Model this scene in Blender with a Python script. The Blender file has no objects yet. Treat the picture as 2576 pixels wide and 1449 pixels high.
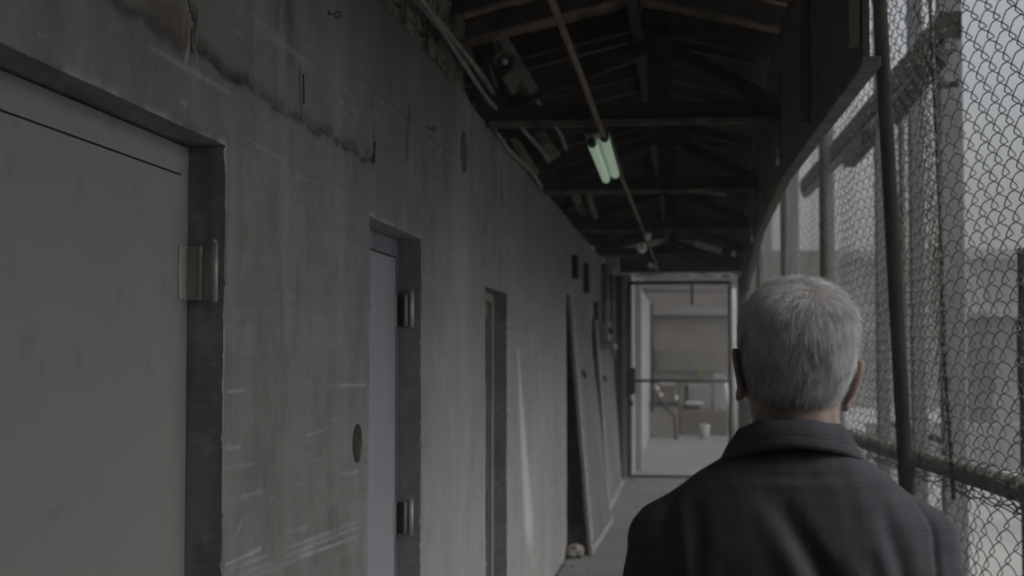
import bpy, bmesh, math, random
import numpy as np
from mathutils import Vector, Matrix, noise as mnoise
random.seed(7); np.random.seed(7)
R = math.radians
S = bpy.context.scene
COL = S.collection

# ---------------------------------------------------------------- camera
CAMH = 1.63
cam = bpy.data.cameras.new("camera"); camo = bpy.data.objects.new("camera", cam); COL.objects.link(camo)
cam.sensor_width = 36; cam.lens = 51.7; cam.clip_end = 2000; cam.clip_start = 0.05
camo.location = (0, 0, CAMH); camo.rotation_euler = (R(90 + 2.62), 0, R(6.683))
cam.dof.use_dof = True; cam.dof.focus_distance = 2.9; cam.dof.aperture_fstop = 5.8
S.camera = camo
# ---------------------------------------------------------------- sky and sun (overcast)
W = bpy.data.worlds.new("World"); S.world = W; W.use_nodes = True
wn = W.node_tree.nodes; wl = W.node_tree.links
bgn = wn["Background"]
sky = wn.new("ShaderNodeTexSky"); sky.sky_type = 'NISHITA'; sky.sun_disc = False
sky.sun_elevation = R(48); sky.sun_rotation = R(100); sky.dust_density = 6; sky.air_density = 1.0
hs = wn.new("ShaderNodeHueSaturation"); hs.inputs['Saturation'].default_value = 0.3
wl.new(sky.outputs[0], hs.inputs['Color']); wl.new(hs.outputs[0], bgn.inputs[0])
bgn.inputs[1].default_value = 0.135
sun = bpy.data.lights.new("sun", 'SUN'); sun.energy = 0.5; sun.angle = R(25); sun.color = (1, .97, .93)
suno = bpy.data.objects.new("sun", sun); COL.objects.link(suno)
suno.rotation_euler = (R(42), 0, R(80))       # from the right, high
S.view_settings.view_transform = 'Standard'; S.view_settings.look = 'None'
S.view_settings.gamma = 1; S.view_settings.use_curve_mapping = False
S.view_settings.exposure = 0.05
S.cycles.use_denoising = True; S.cycles.max_bounces = 8; S.cycles.diffuse_bounces = 5

# ---------------------------------------------------------------- helpers
ct, st_ = math.cos(R(2.62)), math.sin(R(2.62)); cy, sy = math.cos(R(6.683)), math.sin(R(6.683))
def ray(x, y):
    u, v = (x - 1288) / 3700, (724.5 - y) / 3700
    f = Vector((-sy * ct, cy * ct, st_)); r = Vector((cy, sy, 0)); up = r.cross(f)
    return f + r * u + up * v
def at(x, y, Y):
    d = ray(x, y); t = Y / d.y
    return Vector((d.x * t, Y, CAMH + d.z * t))
def atx(x, y, X):
    d = ray(x, y); t = X / d.x
    return Vector((X, d.y * t, CAMH + d.z * t))

def tag(o, label=None, cat=None, group=None, kind=None):
    if label: o['label'] = label
    if cat: o['category'] = cat
    if group: o['group'] = group
    if kind: o['kind'] = kind
    return o
def empty(name, loc=(0, 0, 0), label=None, cat=None, group=None, kind=None):
    o = bpy.data.objects.new(name, None); COL.objects.link(o); o.location = loc
    bpy.context.view_layer.update()
    return tag(o, label, cat, group, kind)
def link(name, me, mat, parent=None, smooth=False):
    if mat and not me.materials: me.materials.append(mat)
    o = bpy.data.objects.new(name, me); COL.objects.link(o)
    if parent:
        o.parent = parent
        M = Matrix.Translation(parent.location)
        p = parent.parent
        while p: M = Matrix.Translation(p.location) @ M; p = p.parent
        o.matrix_parent_inverse = M.inverted() if parent.type == 'EMPTY' else Matrix()
    if smooth: me.polygons.foreach_set('use_smooth', [True] * len(me.polygons))
    return o
class MB:
    def __init__(s): s.v = []; s.f = []
    def add(s, vs, fs):
        n = len(s.v); s.v += [tuple(v) for v in vs]; s.f += [tuple(i + n for i in f) for f in fs]; return s
    def box(s, x0, x1, y0, y1, z0, z1, bev=0):
        bm = bmesh.new()
        bmesh.ops.create_cube(bm, size=1)
        for v in bm.verts:
            v.co = ((x0 + x1) / 2 + v.co.x * (x1 - x0), (y0 + y1) / 2 + v.co.y * (y1 - y0), (z0 + z1) / 2 + v.co.z * (z1 - z0))
        if bev: bmesh.ops.bevel(bm, geom=bm.edges[:], offset=bev, segments=1, affect='EDGES')
        s.frombm(bm); return s
    def frombm(s, bm, M=None):
        bm.verts.index_update()
        s.add([(M @ v.co if M else v.co) for v in bm.verts], [[v.index for v in f.verts] for f in bm.faces]); bm.free(); return s
    def beam(s, a, b, w, h, bev=0.004, up=(0, 0, 1)):
        a, b = Vector(a), Vector(b); d = (b - a); L = d.length; d.normalize()
        r = d.cross(Vector(up)); r = r.normalized() if r.length > 1e-4 else Vector((1, 0, 0)); u = r.cross(d)
        bm = bmesh.new(); bmesh.ops.create_cube(bm, size=1)
        for v in bm.verts:
            v.co = a + d * ((v.co.y + .5) * L) + r * (v.co.x * w) + u * (v.co.z * h)
        if bev: bmesh.ops.bevel(bm, geom=bm.edges[:], offset=bev, segments=1, affect='EDGES')
        s.frombm(bm); return s
    def tube(s, pts, r, n=10, cap=True):
        pts = [Vector(p) for p in pts]; N = len(pts)
        rs = r if hasattr(r, '__len__') else [r] * N
        vs = []; prev = None
        for i, p in enumerate(pts):
            t = (pts[min(i + 1, N - 1)] - pts[max(i - 1, 0)]).normalized()
            if prev is None:
                a = Vector((0, 0, 1)) if abs(t.z) < .9 else Vector((1, 0, 0)); prev = t.cross(a).normalized()
            prev = (prev - t * prev.dot(t)).normalized(); q = t.cross(prev)
            for k in range(n):
                th = 2 * math.pi * k / n; vs.append(p + (prev * math.cos(th) + q * math.sin(th)) * rs[i])
        fs = [(i * n + k, i * n + (k + 1) % n, (i + 1) * n + (k + 1) % n, (i + 1) * n + k) for i in range(N - 1) for k in range(n)]
        if cap: fs += [tuple(range(n))[::-1], tuple((N - 1) * n + k for k in range(n))]
        return s.add(vs, fs)
    def ball(s, c, r, seg=16, rings=10, M=None):
        bm = bmesh.new(); bmesh.ops.create_uvsphere(bm, u_segments=seg, v_segments=rings, radius=1)
        rr = r if hasattr(r, '__len__') else (r, r, r)
        T = Matrix.Translation(Vector(c)) @ (M or Matrix()) @ Matrix.Diagonal((*rr, 1))
        return s.frombm(bm, T)
    def mesh(s, name):
        me = bpy.data.meshes.new(name); me.from_pydata(s.v, [], s.f); me.validate(); me.update(); return me
    def build(s, name, mat, parent=None, smooth=False, label=None):
        o = link(name, s.mesh(name), mat, parent, smooth)
        if label: o['label'] = label
        return o
def fastmesh(name, V, F):
    V = np.asarray(V, np.float32); F = np.asarray(F, np.int32)
    me = bpy.data.meshes.new(name); me.vertices.add(len(V)); me.vertices.foreach_set('co', V.ravel())
    k = F.shape[1]; me.loops.add(F.size); me.loops.foreach_set('vertex_index', F.ravel())
    me.polygons.add(len(F)); me.polygons.foreach_set('loop_start', np.arange(0, F.size, k, dtype=np.int32))
    me.update(calc_edges=True); return me

# numpy value noise
_T = np.random.RandomState(3).rand(64, 64, 2)
def vnoise(x, y, ch=0):
    xi = np.floor(x).astype(int); yi = np.floor(y).astype(int); fx = x - xi; fy = y - yi
    fx = fx * fx * (3 - 2 * fx); fy = fy * fy * (3 - 2 * fy)
    g = lambda a, b: _T[a % 64, b % 64, ch]
    return (g(xi, yi) * (1 - fx) + g(xi + 1, yi) * fx) * (1 - fy) + (g(xi, yi + 1) * (1 - fx) + g(xi + 1, yi + 1) * fx) * fy
def fbm(x, y, o=4, ch=0):
    t = 0; a = .5
    for i in range(o): t = t + a * vnoise(x * 2 ** i + 17 * i, y * 2 ** i + 5 * i, ch); a *= .5
    return t / (1 - .5 ** o)

# ---------------------------------------------------------------- materials
def nodes(m):
    m.use_nodes = True; nt = m.node_tree; return nt, nt.nodes, nt.links, nt.nodes['Principled BSDF']
def mat(name, c1, c2=None, rough=.8, scale=4, stretch=(1, 1, 1), metal=0, bump=.2, bscale=60, detail=8, contrast=(.35, .65), spec=.3, c3=None, s3=2.0, t3=(.55, .7)):
    m = bpy.data.materials.new(name); nt, N, L, P = nodes(m)
    c2 = c2 or tuple(x * .7 for x in c1)
    tc = N.new('ShaderNodeTexCoord'); mp = N.new('ShaderNodeMapping'); mp.inputs['Scale'].default_value = stretch
    L.new(tc.outputs['Object'], mp.inputs[0])
    n1 = N.new('ShaderNodeTexNoise'); n1.inputs['Scale'].default_value = scale; n1.inputs['Detail'].default_value = detail; n1.inputs['Roughness'].default_value = .6
    L.new(mp.outputs[0], n1.inputs['Vector'])
    cr = N.new('ShaderNodeValToRGB'); cr.color_ramp.elements[0].position = contrast[0]; cr.color_ramp.elements[1].position = contrast[1]
    cr.color_ramp.elements[0].color = (*c2, 1); cr.color_ramp.elements[1].color = (*c1, 1)
    L.new(n1.outputs[0], cr.inputs[0]); out = cr.outputs[0]
    if c3:
        n3 = N.new('ShaderNodeTexNoise'); n3.inputs['Scale'].default_value = s3; n3.inputs['Detail'].default_value = 10; L.new(mp.outputs[0], n3.inputs['Vector'])
        r3 = N.new('ShaderNodeMapRange'); r3.inputs[1].default_value = t3[0]; r3.inputs[2].default_value = t3[1]; L.new(n3.outputs[0], r3.inputs[0])
        mx = N.new('ShaderNodeMixRGB'); mx.inputs[2].default_value = (*c3, 1); L.new(r3.outputs[0], mx.inputs[0]); L.new(out, mx.inputs[1]); out = mx.outputs[0]
    L.new(out, P.inputs['Base Color']); P.inputs['Roughness'].default_value = rough; P.inputs['Metallic'].default_value = metal
    P.inputs['Specular IOR Level'].default_value = spec
    if bump:
        n2 = N.new('ShaderNodeTexNoise'); n2.inputs['Scale'].default_value = bscale; n2.inputs['Detail'].default_value = 6; L.new(mp.outputs[0], n2.inputs['Vector'])
        b = N.new('ShaderNodeBump'); b.inputs['Strength'].default_value = bump; b.inputs['Distance'].default_value = .004
        L.new(n2.outputs[0], b.inputs['Height']); L.new(b.outputs[0], P.inputs['Normal'])
    return m
def emit(name, c, s, c2=None):
    m = bpy.data.materials.new(name); nt, N, L, P = nodes(m)
    P.inputs['Base Color'].default_value = (.35, .38, .35, 1); P.inputs['Emission Color'].default_value = (*c, 1); P.inputs['Emission Strength'].default_value = s
    n = N.new('ShaderNodeTexNoise'); n.inputs['Scale'].default_value = 9; r = N.new('ShaderNodeMapRange'); r.inputs[3].default_value = s * .75; r.inputs[4].default_value = s * 1.2
    tc = N.new('ShaderNodeTexCoord'); L.new(tc.outputs['Object'], n.inputs['Vector'])
    L.new(n.outputs[0], r.inputs[0]); L.new(r.outputs[0], P.inputs['Emission Strength'])
    return m
M = {}
M['floor'] = mat('floor concrete', (.180, .184, .189), (.140, .143, .146), .75, 1.6, c3=(.115, .115, .112), s3=5, t3=(.6, .75), bump=.3)
M['ground'] = mat('yard concrete', (.40, .40, .39), (.28, .28, .28), .9, .4, bump=.2)
M['door_grey'] = mat('painted steel grey green', (.27, .285, .265), (.24, .254, .238), .55, 1.1, bump=.05, c3=(.17, .18, .165), s3=9, t3=(.64, .80))
M['door_blue'] = mat('painted steel pale blue', (.305, .325, .365), (.275, .292, .33), .5, 2, bump=.05)
M['frame_blue'] = mat('frame blue grey paint', (.20, .21, .25), (.11, .115, .14), .6, 12, bump=.1)
M['door_dark'] = mat('dark green door paint', (.12, .13, .11), (.09, .095, .08), .6, 5)
M['hinge'] = mat('hinge steel', (.42, .43, .40), (.30, .30, .28), .5, 14, (1, 1, .3), metal=.3, bump=.1, spec=.5)
M['hinge_dark'] = mat('hinge steel dark', (.06, .055, .055), (.035, .03, .03), .5, 20, metal=.4)
M['knuckle'] = mat('worn steel', (.6, .6, .56), (.33, .33, .31), .45, 18, (1, 1, .4), metal=.35, spec=.5)
M['wood'] = mat('old dark wood', (.11, .095, .078), (.05, .044, .038), .85, 7, (1, .2, 1), c3=(.13, .10, .08), s3=3, t3=(.62, .8), bump=.5, bscale=30)
M['wood_board'] = mat('brown roof boards', (.42, .28, .20), (.17, .12, .09), .85, 9, (1, .12, 1), c3=(.13, .12, .10), s3=2, t3=(.62, .8), bump=.5, bscale=30)
M['wood_black'] = mat('tarred timber', (.050, .047, .042), (.026, .024, .022), .8, 9, (.3, 1, 1), c3=(.09, .08, .07), s3=6, t3=(.6, .75), bump=.4)
M['ply'] = mat('olive painted plywood', (.125, .13, .105), (.08, .083, .066), .8, 3, (1, 1, .5), c3=(.022, .022, .018), s3=4, t3=(.58, .75))
M['sheet'] = mat('roof sheet', (.12, .11, .10))
M['pipe'] = mat('rusty conduit', (.21, .165, .13), (.09, .065, .05), .7, 14, (1, .4, 1), metal=.2)
M['pipe_pale'] = mat('pale painted conduit', (.30, .30, .27), (.16, .16, .145), .7, 9)
M['lath'] = mat('lath and plaster', (.27, .265, .22), (.14, .135, .11), .9, 18, bump=.6, c3=(.04, .038, .03), s3=7, t3=(.5, .62))
M['galv'] = mat('galvanised pipe dark', (.075, .068, .060), (.038, .034, .031), .6, 10, (1, 1, .5), metal=.3, c3=(.14, .13, .12), s3=9, t3=(.62, .75))
M['wire'] = mat('weathered wire', (.15, .145, .125), (.08, .075, .063), .55, 10, metal=.45, bump=0)
M['post_grey'] = mat('grey painted post', (.22, .225, .235), (.16, .165, .175), .7, 3, (1, 1, .3), c3=(.10, .09, .08), s3=7, t3=(.64, .76))
M['white'] = mat('chalky white paint', (.40, .41, .41), (.30, .31, .31), .7, 4)
M['white2'] = mat('weathered white wall', (.29, .30, .31), (.23, .24, .25), .85, 1.8, (1, 1, .3))
M['pink'] = mat('weathered pink plaster', (.25, .215, .205), (.165, .15, .14), .9, 1.3, c3=(.19, .19, .165), s3=3, t3=(.5, .66), bump=.4, bscale=8)
M['brown'] = mat('brown cardboard and rubble', (.155, .135, .11), (.11, .095, .078), .9, 3)
M['dark'] = mat('black iron', (.03, .03, .032), (.015, .015, .016), .6, 5)
M['bare'] = mat('unpainted interior', (.03, .03, .03))
M['panel'] = mat('galvanised sheet panel', (.185, .19, .195), (.135, .137, .142), .6, 2.2, (1, 1, .5), metal=.15, bump=.1)
M['panel_edge'] = mat('pale panel batten', (.31, .318, .318), (.22, .225, .225), .7, 10)
M['bld'] = mat('far concrete block', (.30, .30, .30), (.23, .23, .235), .9, .5, (1, 1, .4))
M['bld_dark'] = mat('far dark wall', (.24, .245, .24), (.19, .195, .19), .9, 1)
M['glass'] = mat('dusty pane', (.21, .22, .23), (.17, .18, .185), .6, 1, bump=0, spec=.5)
M['tree'] = mat('tree leaves', (.07, .085, .05), (.04, .05, .03), .8, 3)
M['yellow'] = mat('yellow weed', (.20, .205, .11))
M['rock'] = mat('broken concrete', (.28, .26, .23), (.16, .15, .13), .95, 12, bump=.8)
M['tube'] = emit('fluorescent tube', (.66, .93, .66), .20)
M['bulb'] = mat('milky glass', (.75, .76, .74), (.65, .66, .64), .35, 3)
M['bright_white'] = mat('bright white', (.85, .85, .80), (.7, .7, .66), .3, 6)
# concrete wall with vertex-attribute stains
def concrete():
    m = bpy.data.materials.new('board formed concrete'); nt, N, L, P = nodes(m)
    tc = N.new('ShaderNodeTexCoord')
    def mapn(sc, rot=(0, 0, 0)):
        k = N.new('ShaderNodeMapping'); k.inputs['Scale'].default_value = sc; k.inputs['Rotation'].default_value = rot; L.new(tc.outputs['Object'], k.inputs[0]); return k
    def nz(mp, s, d=6, r=.6):
        k = N.new('ShaderNodeTexNoise'); k.inputs['Scale'].default_value = s; k.inputs['Detail'].default_value = d; k.inputs['Roughness'].default_value = r; L.new(mp.outputs[0], k.inputs['Vector']); return k
    def rng(o, a, b, c=0, d=1):
        k = N.new('ShaderNodeMapRange'); k.inputs[1].default_value = a; k.inputs[2].default_value = b; k.inputs[3].default_value = c; k.inputs[4].default_value = d; L.new(o, k.inputs[0]); return k.outputs[0]
    def mix(f, a, b, t='MIX'):
        k = N.new('ShaderNodeMixRGB'); k.blend_type = t
        for s_, v in zip(k.inputs, (f, a, b)):
            if isinstance(v, (int, float)): s_.default_value = v
            elif isinstance(v, tuple): s_.default_value = (*v, 1)
            else: L.new(v, s_)
        return k.outputs[0]
    def att(n):
        k = N.new('ShaderNodeAttribute'); k.attribute_name = n; return k.outputs['Fac']
    def mul(a, b):
        k = N.new('ShaderNodeMath'); k.operation = 'MULTIPLY'
        for s_, v in zip(k.inputs, (a, b)):
            if isinstance(v, (int, float)): s_.default_value = v
            else: L.new(v, s_)
        return k.outputs[0]
    big = nz(mapn((1, 1, .5)), 1.3)
    col = mix(rng(big.outputs[0], .35, .65), (.220, .223, .212), (.288, .298, .286))
    warm = nz(mapn((1, .9, .35)), 2.4)
    col = mix(rng(warm.outputs[0], .48, .66, 0, .65), col, (.238, .218, .224))
    streak = nz(mapn((1, 4.5, .35)), 1.7, 3)
    col = mix(rng(streak.outputs[0], .5, .8, 0, .25), col, (.165, .160, .150))
    streak2 = nz(mapn((1, .45, 8)), 1.5, 5)
    col = mix(rng(streak2.outputs[0], .50, .74, 0, .32), col, (.37, .37, .365))
    fine = nz(mapn((1, 1, 1)), 45, 8, .7)
    col = mix(rng(fine.outputs[0], .3, .7, 0, .35), col, mix(1, col, (.62, .62, .62), 'MULTIPLY'))
    mid = nz(mapn((1, 1, .8)), 7, 10, .68)
    col = mix(rng(mid.outputs[0], .36, .60, .55, 0), col, mix(1, col, (.60, .60, .59), 'MULTIPLY'))
    pit = N.new('ShaderNodeTexVoronoi'); pit.inputs['Scale'].default_value = 30; L.new(tc.outputs['Object'], pit.inputs['Vector'])
    pm = nz(mapn((1, 1, 1)), 5, 2)
    col = mix(mul(rng(pit.outputs['Distance'], .12, .07, 0, .75), rng(pm.outputs[0], .5, .6)), col, (.07, .068, .062))
    vb = nz(mapn((1, 2.2, .22), (R(3), 0, 0)), 2.2, 7, .62)
    col = mix(rng(vb.outputs[0], .54, .70, 0, .38), col, (.34, .342, .335))
    db = nz(mapn((1, 1.4, .8), (R(-9), 0, 0)), 2.6, 9, .66)
    col = mix(rng(db.outputs[0], .44, .32, 0, .55), col, mix(1, col, (.56, .55, .54), 'MULTIPLY'))
    # pale scratches in two directions
    for rot, sc, t in ((R(14), (1, 1.3, 70), .66), (R(-22), (1, 1.1, 90), .69), (R(2), (1, .8, 60), .70)):
        s1 = nz(mapn(sc, (rot, 0, 0)), 1.0, 2, .5)
        msk = nz(mapn((1, 1, 1)), 1.7 + abs(rot), 3)
        col = mix(mul(rng(s1.outputs[0], t, t + .05, 0, .30), rng(msk.outputs[0], .5, .62)), col, (.46, .46, .44))
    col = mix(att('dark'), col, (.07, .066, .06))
    col = mix(att('blue'), col, (.105, .105, .128))
    col = mix(att('rust'), col, (.13, .085, .06))
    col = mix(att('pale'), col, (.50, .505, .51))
    L.new(col, P.inputs['Base Color']); P.inputs['Roughness'].default_value = .82; P.inputs['Specular IOR Level'].default_value = .3
    bb = nz(mapn((1, 1, 1)), 26, 8, .65); b2 = nz(mapn((1, 1, 14)), 3, 3)
    b = N.new('ShaderNodeBump'); b.inputs['Strength'].default_value = .45; b.inputs['Distance'].default_value = .006; L.new(bb.outputs[0], b.inputs['Height'])
    c = N.new('ShaderNodeBump'); c.inputs['Strength'].default_value = .25; c.inputs['Distance'].default_value = .01; L.new(b2.outputs[0], c.inputs['Height']); L.new(b.outputs[0], c.inputs['Normal'])
    L.new(c.outputs[0], P.inputs['Normal'])
    return m
M['concrete'] = concrete()

# ---------------------------------------------------------------- the ground and floor
g = MB().box(-80, 140, -30, 220, -.6, -.19).build('yard_ground', M['ground']); tag(g, kind='structure')
fl = empty('floor', (0, 0, 0), kind='structure')
ys = [-14, -8, -1.5, 2.4, 5.3, 8.2, 11.0, 13.9, 16.8, 19.6, 22.5, 25.4, 28.3, 34]
for a, b in zip(ys, ys[1:]):
    MB().box(-.955, 1.30, a + .006, b - .006, -.16, 0 + random.uniform(-.002, .002), .004).build('floor_slab', M['floor'], fl)
MB().box(-.955, 1.30, -14, 34, -.19, -.008).build('slab_joint_bed', M['dark'], fl)

# ---------------------------------------------------------------- left concrete wall
WX = -.96
DOORS = [(1.66, 2.988, CAMH + .442, .075), (4.42, 5.33, CAMH + .428, .09), (7.095, 7.95, CAMH + .336, .09), (12.04, 14.4, 2.14, .35)]
TOPZ = CAMH + 1.135
def near_line(y, z, a, b, w):
    ax, az = a; bx, bz = b; dx, dz = bx - ax, bz - az; L2 = dx * dx + dz * dz
    t = np.clip(((y - ax) * dx + (z - az) * dz) / L2, 0, 1)
    d = np.hypot(y - ax - t * dx, z - az - t * dz); return np.exp(-(d / w) ** 2)
def opening_dist(y, z):
    d = np.full_like(y, 9.)
    for y0, y1, zt, dep in DOORS:
        dy = np.maximum(np.maximum(y0 - y, y - y1), 0); dz = np.maximum(z - zt, 0); d = np.minimum(d, np.hypot(dy, dz))
    return d
JZ = CAMH + .60
def disp(y, z):
    n = fbm(y * 3, z * 3, 4) - .5
    d = n * .006 + (fbm(y * 22, z * 22, 3, 1) - .5) * .0018
    # ragged pour joint
    jz = JZ + (fbm(y * 7, z * 0, 6) - .5) * .05
    m = (y < 4.49) & (y > 2.77)
    band = np.exp(-((z - jz) / (.005 + .007 * fbm(y * 24, y * 0 + 3, 3, 1))) ** 2) * m
    d = d - band * .016 * np.clip(fbm(y * 26, z * 30, 4, 1) * 2.2 - .5, 0, 1.3)
    d = d + .0025 / (1 + np.exp((z - jz) / .003)) * m
    # faint horizontal formwork ribs
    for zz in (.28, .62, .98, 1.30, 1.78, 2.45):
        d = d + .0035 * np.exp(-((z - zz - .01 * (fbm(y * 2, z * 0 + zz, 2) - .5)) / .007) ** 2) * (fbm(y * 1.5, z * 0 + zz * 9, 2, 1) > .45)
    # chipped arrises
    od = opening_dist(y, z)
    d = d - np.exp(-(od / .012) ** 2) * .005 * np.clip(fbm(y * 45 + z * 3, z * 50, 4) - .56, 0, 1) * 4
    # pilaster by the oval recess, slightly proud
    p = 1 / (1 + np.exp(-(y - 5.90) / .035)) * 1 / (1 + np.exp((y - 6.47) / .06)); d = d + .020 * p
    return d
def attrs(me, y, z):
    od = opening_dist(y, z)
    dark = np.zeros_like(y)
    jz = JZ + (fbm(y * 7, z * 0, 6) - .5) * .05
    m = ((y < 4.49) & (y > 2.1)).astype(float)
    dark += m * .8 * np.exp(-((z - jz - .003) / (.008 + .022 * fbm(y * 17, y * 0, 4, 1))) ** 2) * np.clip(fbm(y * 16, z * 22, 4) * 2.6 - .55, 0, 1)
    for a, b, w, s in (((5.08, CAMH + .86), (5.03, CAMH + .70), .028, .8), ((3.47, CAMH + .95), (3.50, CAMH + .74), .045, .6), ((3.40, CAMH + .92), (3.38, CAMH + .78), .02, .6), ((3.60, CAMH + .72), (3.62, CAMH + .60), .012, .8), ((4.05, CAMH + .62), (4.1, CAMH + .55), .02, .4),
                       ((4.49, CAMH + .72), (4.485, CAMH + .58), .010, .8), ((2.35, CAMH + .70), (2.72, CAMH + .62), .035, .7), ((6.6, CAMH + 1.1), (6.62, CAMH + .5), .05, .25)):
        dark += s * near_line(y, z, a, b, w) * np.clip(fbm(y * 14, z * 5, 3) * 1.7, 0, 1)
    # darker towards the top of the wall, mottled
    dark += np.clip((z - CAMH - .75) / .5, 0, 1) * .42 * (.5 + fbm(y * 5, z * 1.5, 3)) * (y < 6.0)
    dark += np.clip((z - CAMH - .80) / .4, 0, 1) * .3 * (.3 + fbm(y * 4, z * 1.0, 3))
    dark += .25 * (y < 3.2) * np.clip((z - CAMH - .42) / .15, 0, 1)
    blue = np.clip(1 - od / (.05 * fbm(y * 5, z * 5, 3) + .002), 0, 1) * np.clip(fbm(y * 3.2, z * 3.2, 3, 1) * 3.2 - 1.2, 0, 1) * (y < 3.5) * .9
    rust = .8 * near_line(y, z, (2.35, CAMH + .74), (2.70, CAMH + .64), .05) * np.clip(fbm(y * 8, z * 8, 3) * 3 - 1.2, 0, 1)
    pale = np.zeros_like(y)
    pale += .6 * np.exp(-(od / .010) ** 2) * np.clip(fbm(y * 9, z * 9, 3) * 4 - 1.9, 0, 1) * (y < 6)
    for x0, y0_, x1, y1_, w, s in ((566, 1422, 655, 1378, .0045, .75), (700, 1345, 770, 1326, .0035, .6), (575, 1432, 918, 1306, .0040, .55), (600, 1447, 918, 1318, .0045, .55), (640, 1449, 915, 1340, .004, .4), (570, 985, 632, 984, .004, .7),
                       (820, 970, 918, 968, .004, .6), (770, 1095, 828, 1077, .004, .45), (850, 1196, 900, 1186, .0045, .7), (566, 1127, 602, 1124, .004, .55), (566, 1178, 640, 1166, .004, .35), (570, 1262, 660, 1235, .004, .4), (566, 780, 598, 780, .004, .5),
                       (572, 826, 640, 824, .003, .35), (676, 1255, 690, 1250, .006, .4), (590, 1350, 608, 1310, .007, .4), (600, 720, 610, 650, .003, .35), (566, 1240, 572, 1300, .01, .5), (700, 1220, 900, 1212, .003, .2), (750, 1400, 918, 1345, .004, .4),
                       (97, 85, 106, 148, .005, .5), (97, 85, 118, 92, .004, .45), (140, 118, 138, 152, .005, .4), (140, 118, 156, 150, .004, .35), (470, 0, 488, 62, .010, .5), (488, 62, 468, 150, .010, .45), (492, 72, 494, 142, .008, .45), (466, 20, 460, 90, .006, .3),
                       (200, 10, 340, 95, .006, .35), (340, 95, 500, 190, .007, .45), (500, 190, 570, 232, .006, .35), (455, 255, 470, 262, .006, .4), (378, 218, 380, 230, .005, .35), (680, 90, 810, 180, .006, .3), (810, 180, 960, 300, .006, .3), (850, 250, 938, 310, .006, .4), (640, 365, 720, 405, .004, .4), (860, 280, 900, 310, .004, .3),
                       (500, 510, 530, 480, .004, .2), (740, 440, 920, 505, .004, .25), (0, 92, 140, 160, .006, .45), (140, 160, 290, 232, .006, .5), (290, 232, 520, 345, .004, .2), (30, 165, 50, 158, .010, .35)):
        pa, pb = atx(x0, y0_, WX), atx(x1, y1_, WX); a, b = (pa.y, pa.z), (pb.y, pb.z)
        pale += s * .85 * near_line(y, z, a, b, w * (.45 + fbm(y * 4, z * 9, 2))) * np.clip(fbm(y * 5, z * 11, 3) * 3.2 - .9, 0, 1)
    # wedge of light painted pale on the wall past the third door
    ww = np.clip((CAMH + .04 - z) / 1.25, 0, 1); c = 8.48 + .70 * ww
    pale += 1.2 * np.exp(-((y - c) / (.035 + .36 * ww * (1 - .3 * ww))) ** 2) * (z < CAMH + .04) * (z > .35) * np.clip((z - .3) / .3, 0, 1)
    pale += .35 / (1 + np.exp(-(y - 5.98) / .05)) / (1 + np.exp((y - 6.6) / .2)) * np.clip((CAMH + 1.0 - z) / .6, 0, 1)  # rounded highlight of the pilaster, put into the pale tone
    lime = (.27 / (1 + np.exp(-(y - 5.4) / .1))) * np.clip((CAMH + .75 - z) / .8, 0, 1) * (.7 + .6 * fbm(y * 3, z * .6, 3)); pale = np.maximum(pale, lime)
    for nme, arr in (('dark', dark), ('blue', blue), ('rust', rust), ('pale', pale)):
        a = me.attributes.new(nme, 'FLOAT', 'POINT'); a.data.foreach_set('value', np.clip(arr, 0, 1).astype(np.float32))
def gridlines(lo, hi, must, stepf):
    out = [lo]; must = sorted(m for m in must if lo < m < hi) + [hi]
    for mm in must:
        a = out[-1]; n = max(1, int(round((mm - a) / stepf((a + mm) / 2)))) if mm - a < 1.5 else None
        if n is None:
            x = a
            while x + 1.5 * stepf(x) < mm: x += stepf(x); out.append(x)
            out.append(mm)
        else: out += list(np.linspace(a, mm, n + 1)[1:])
    return np.array(out)
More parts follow.
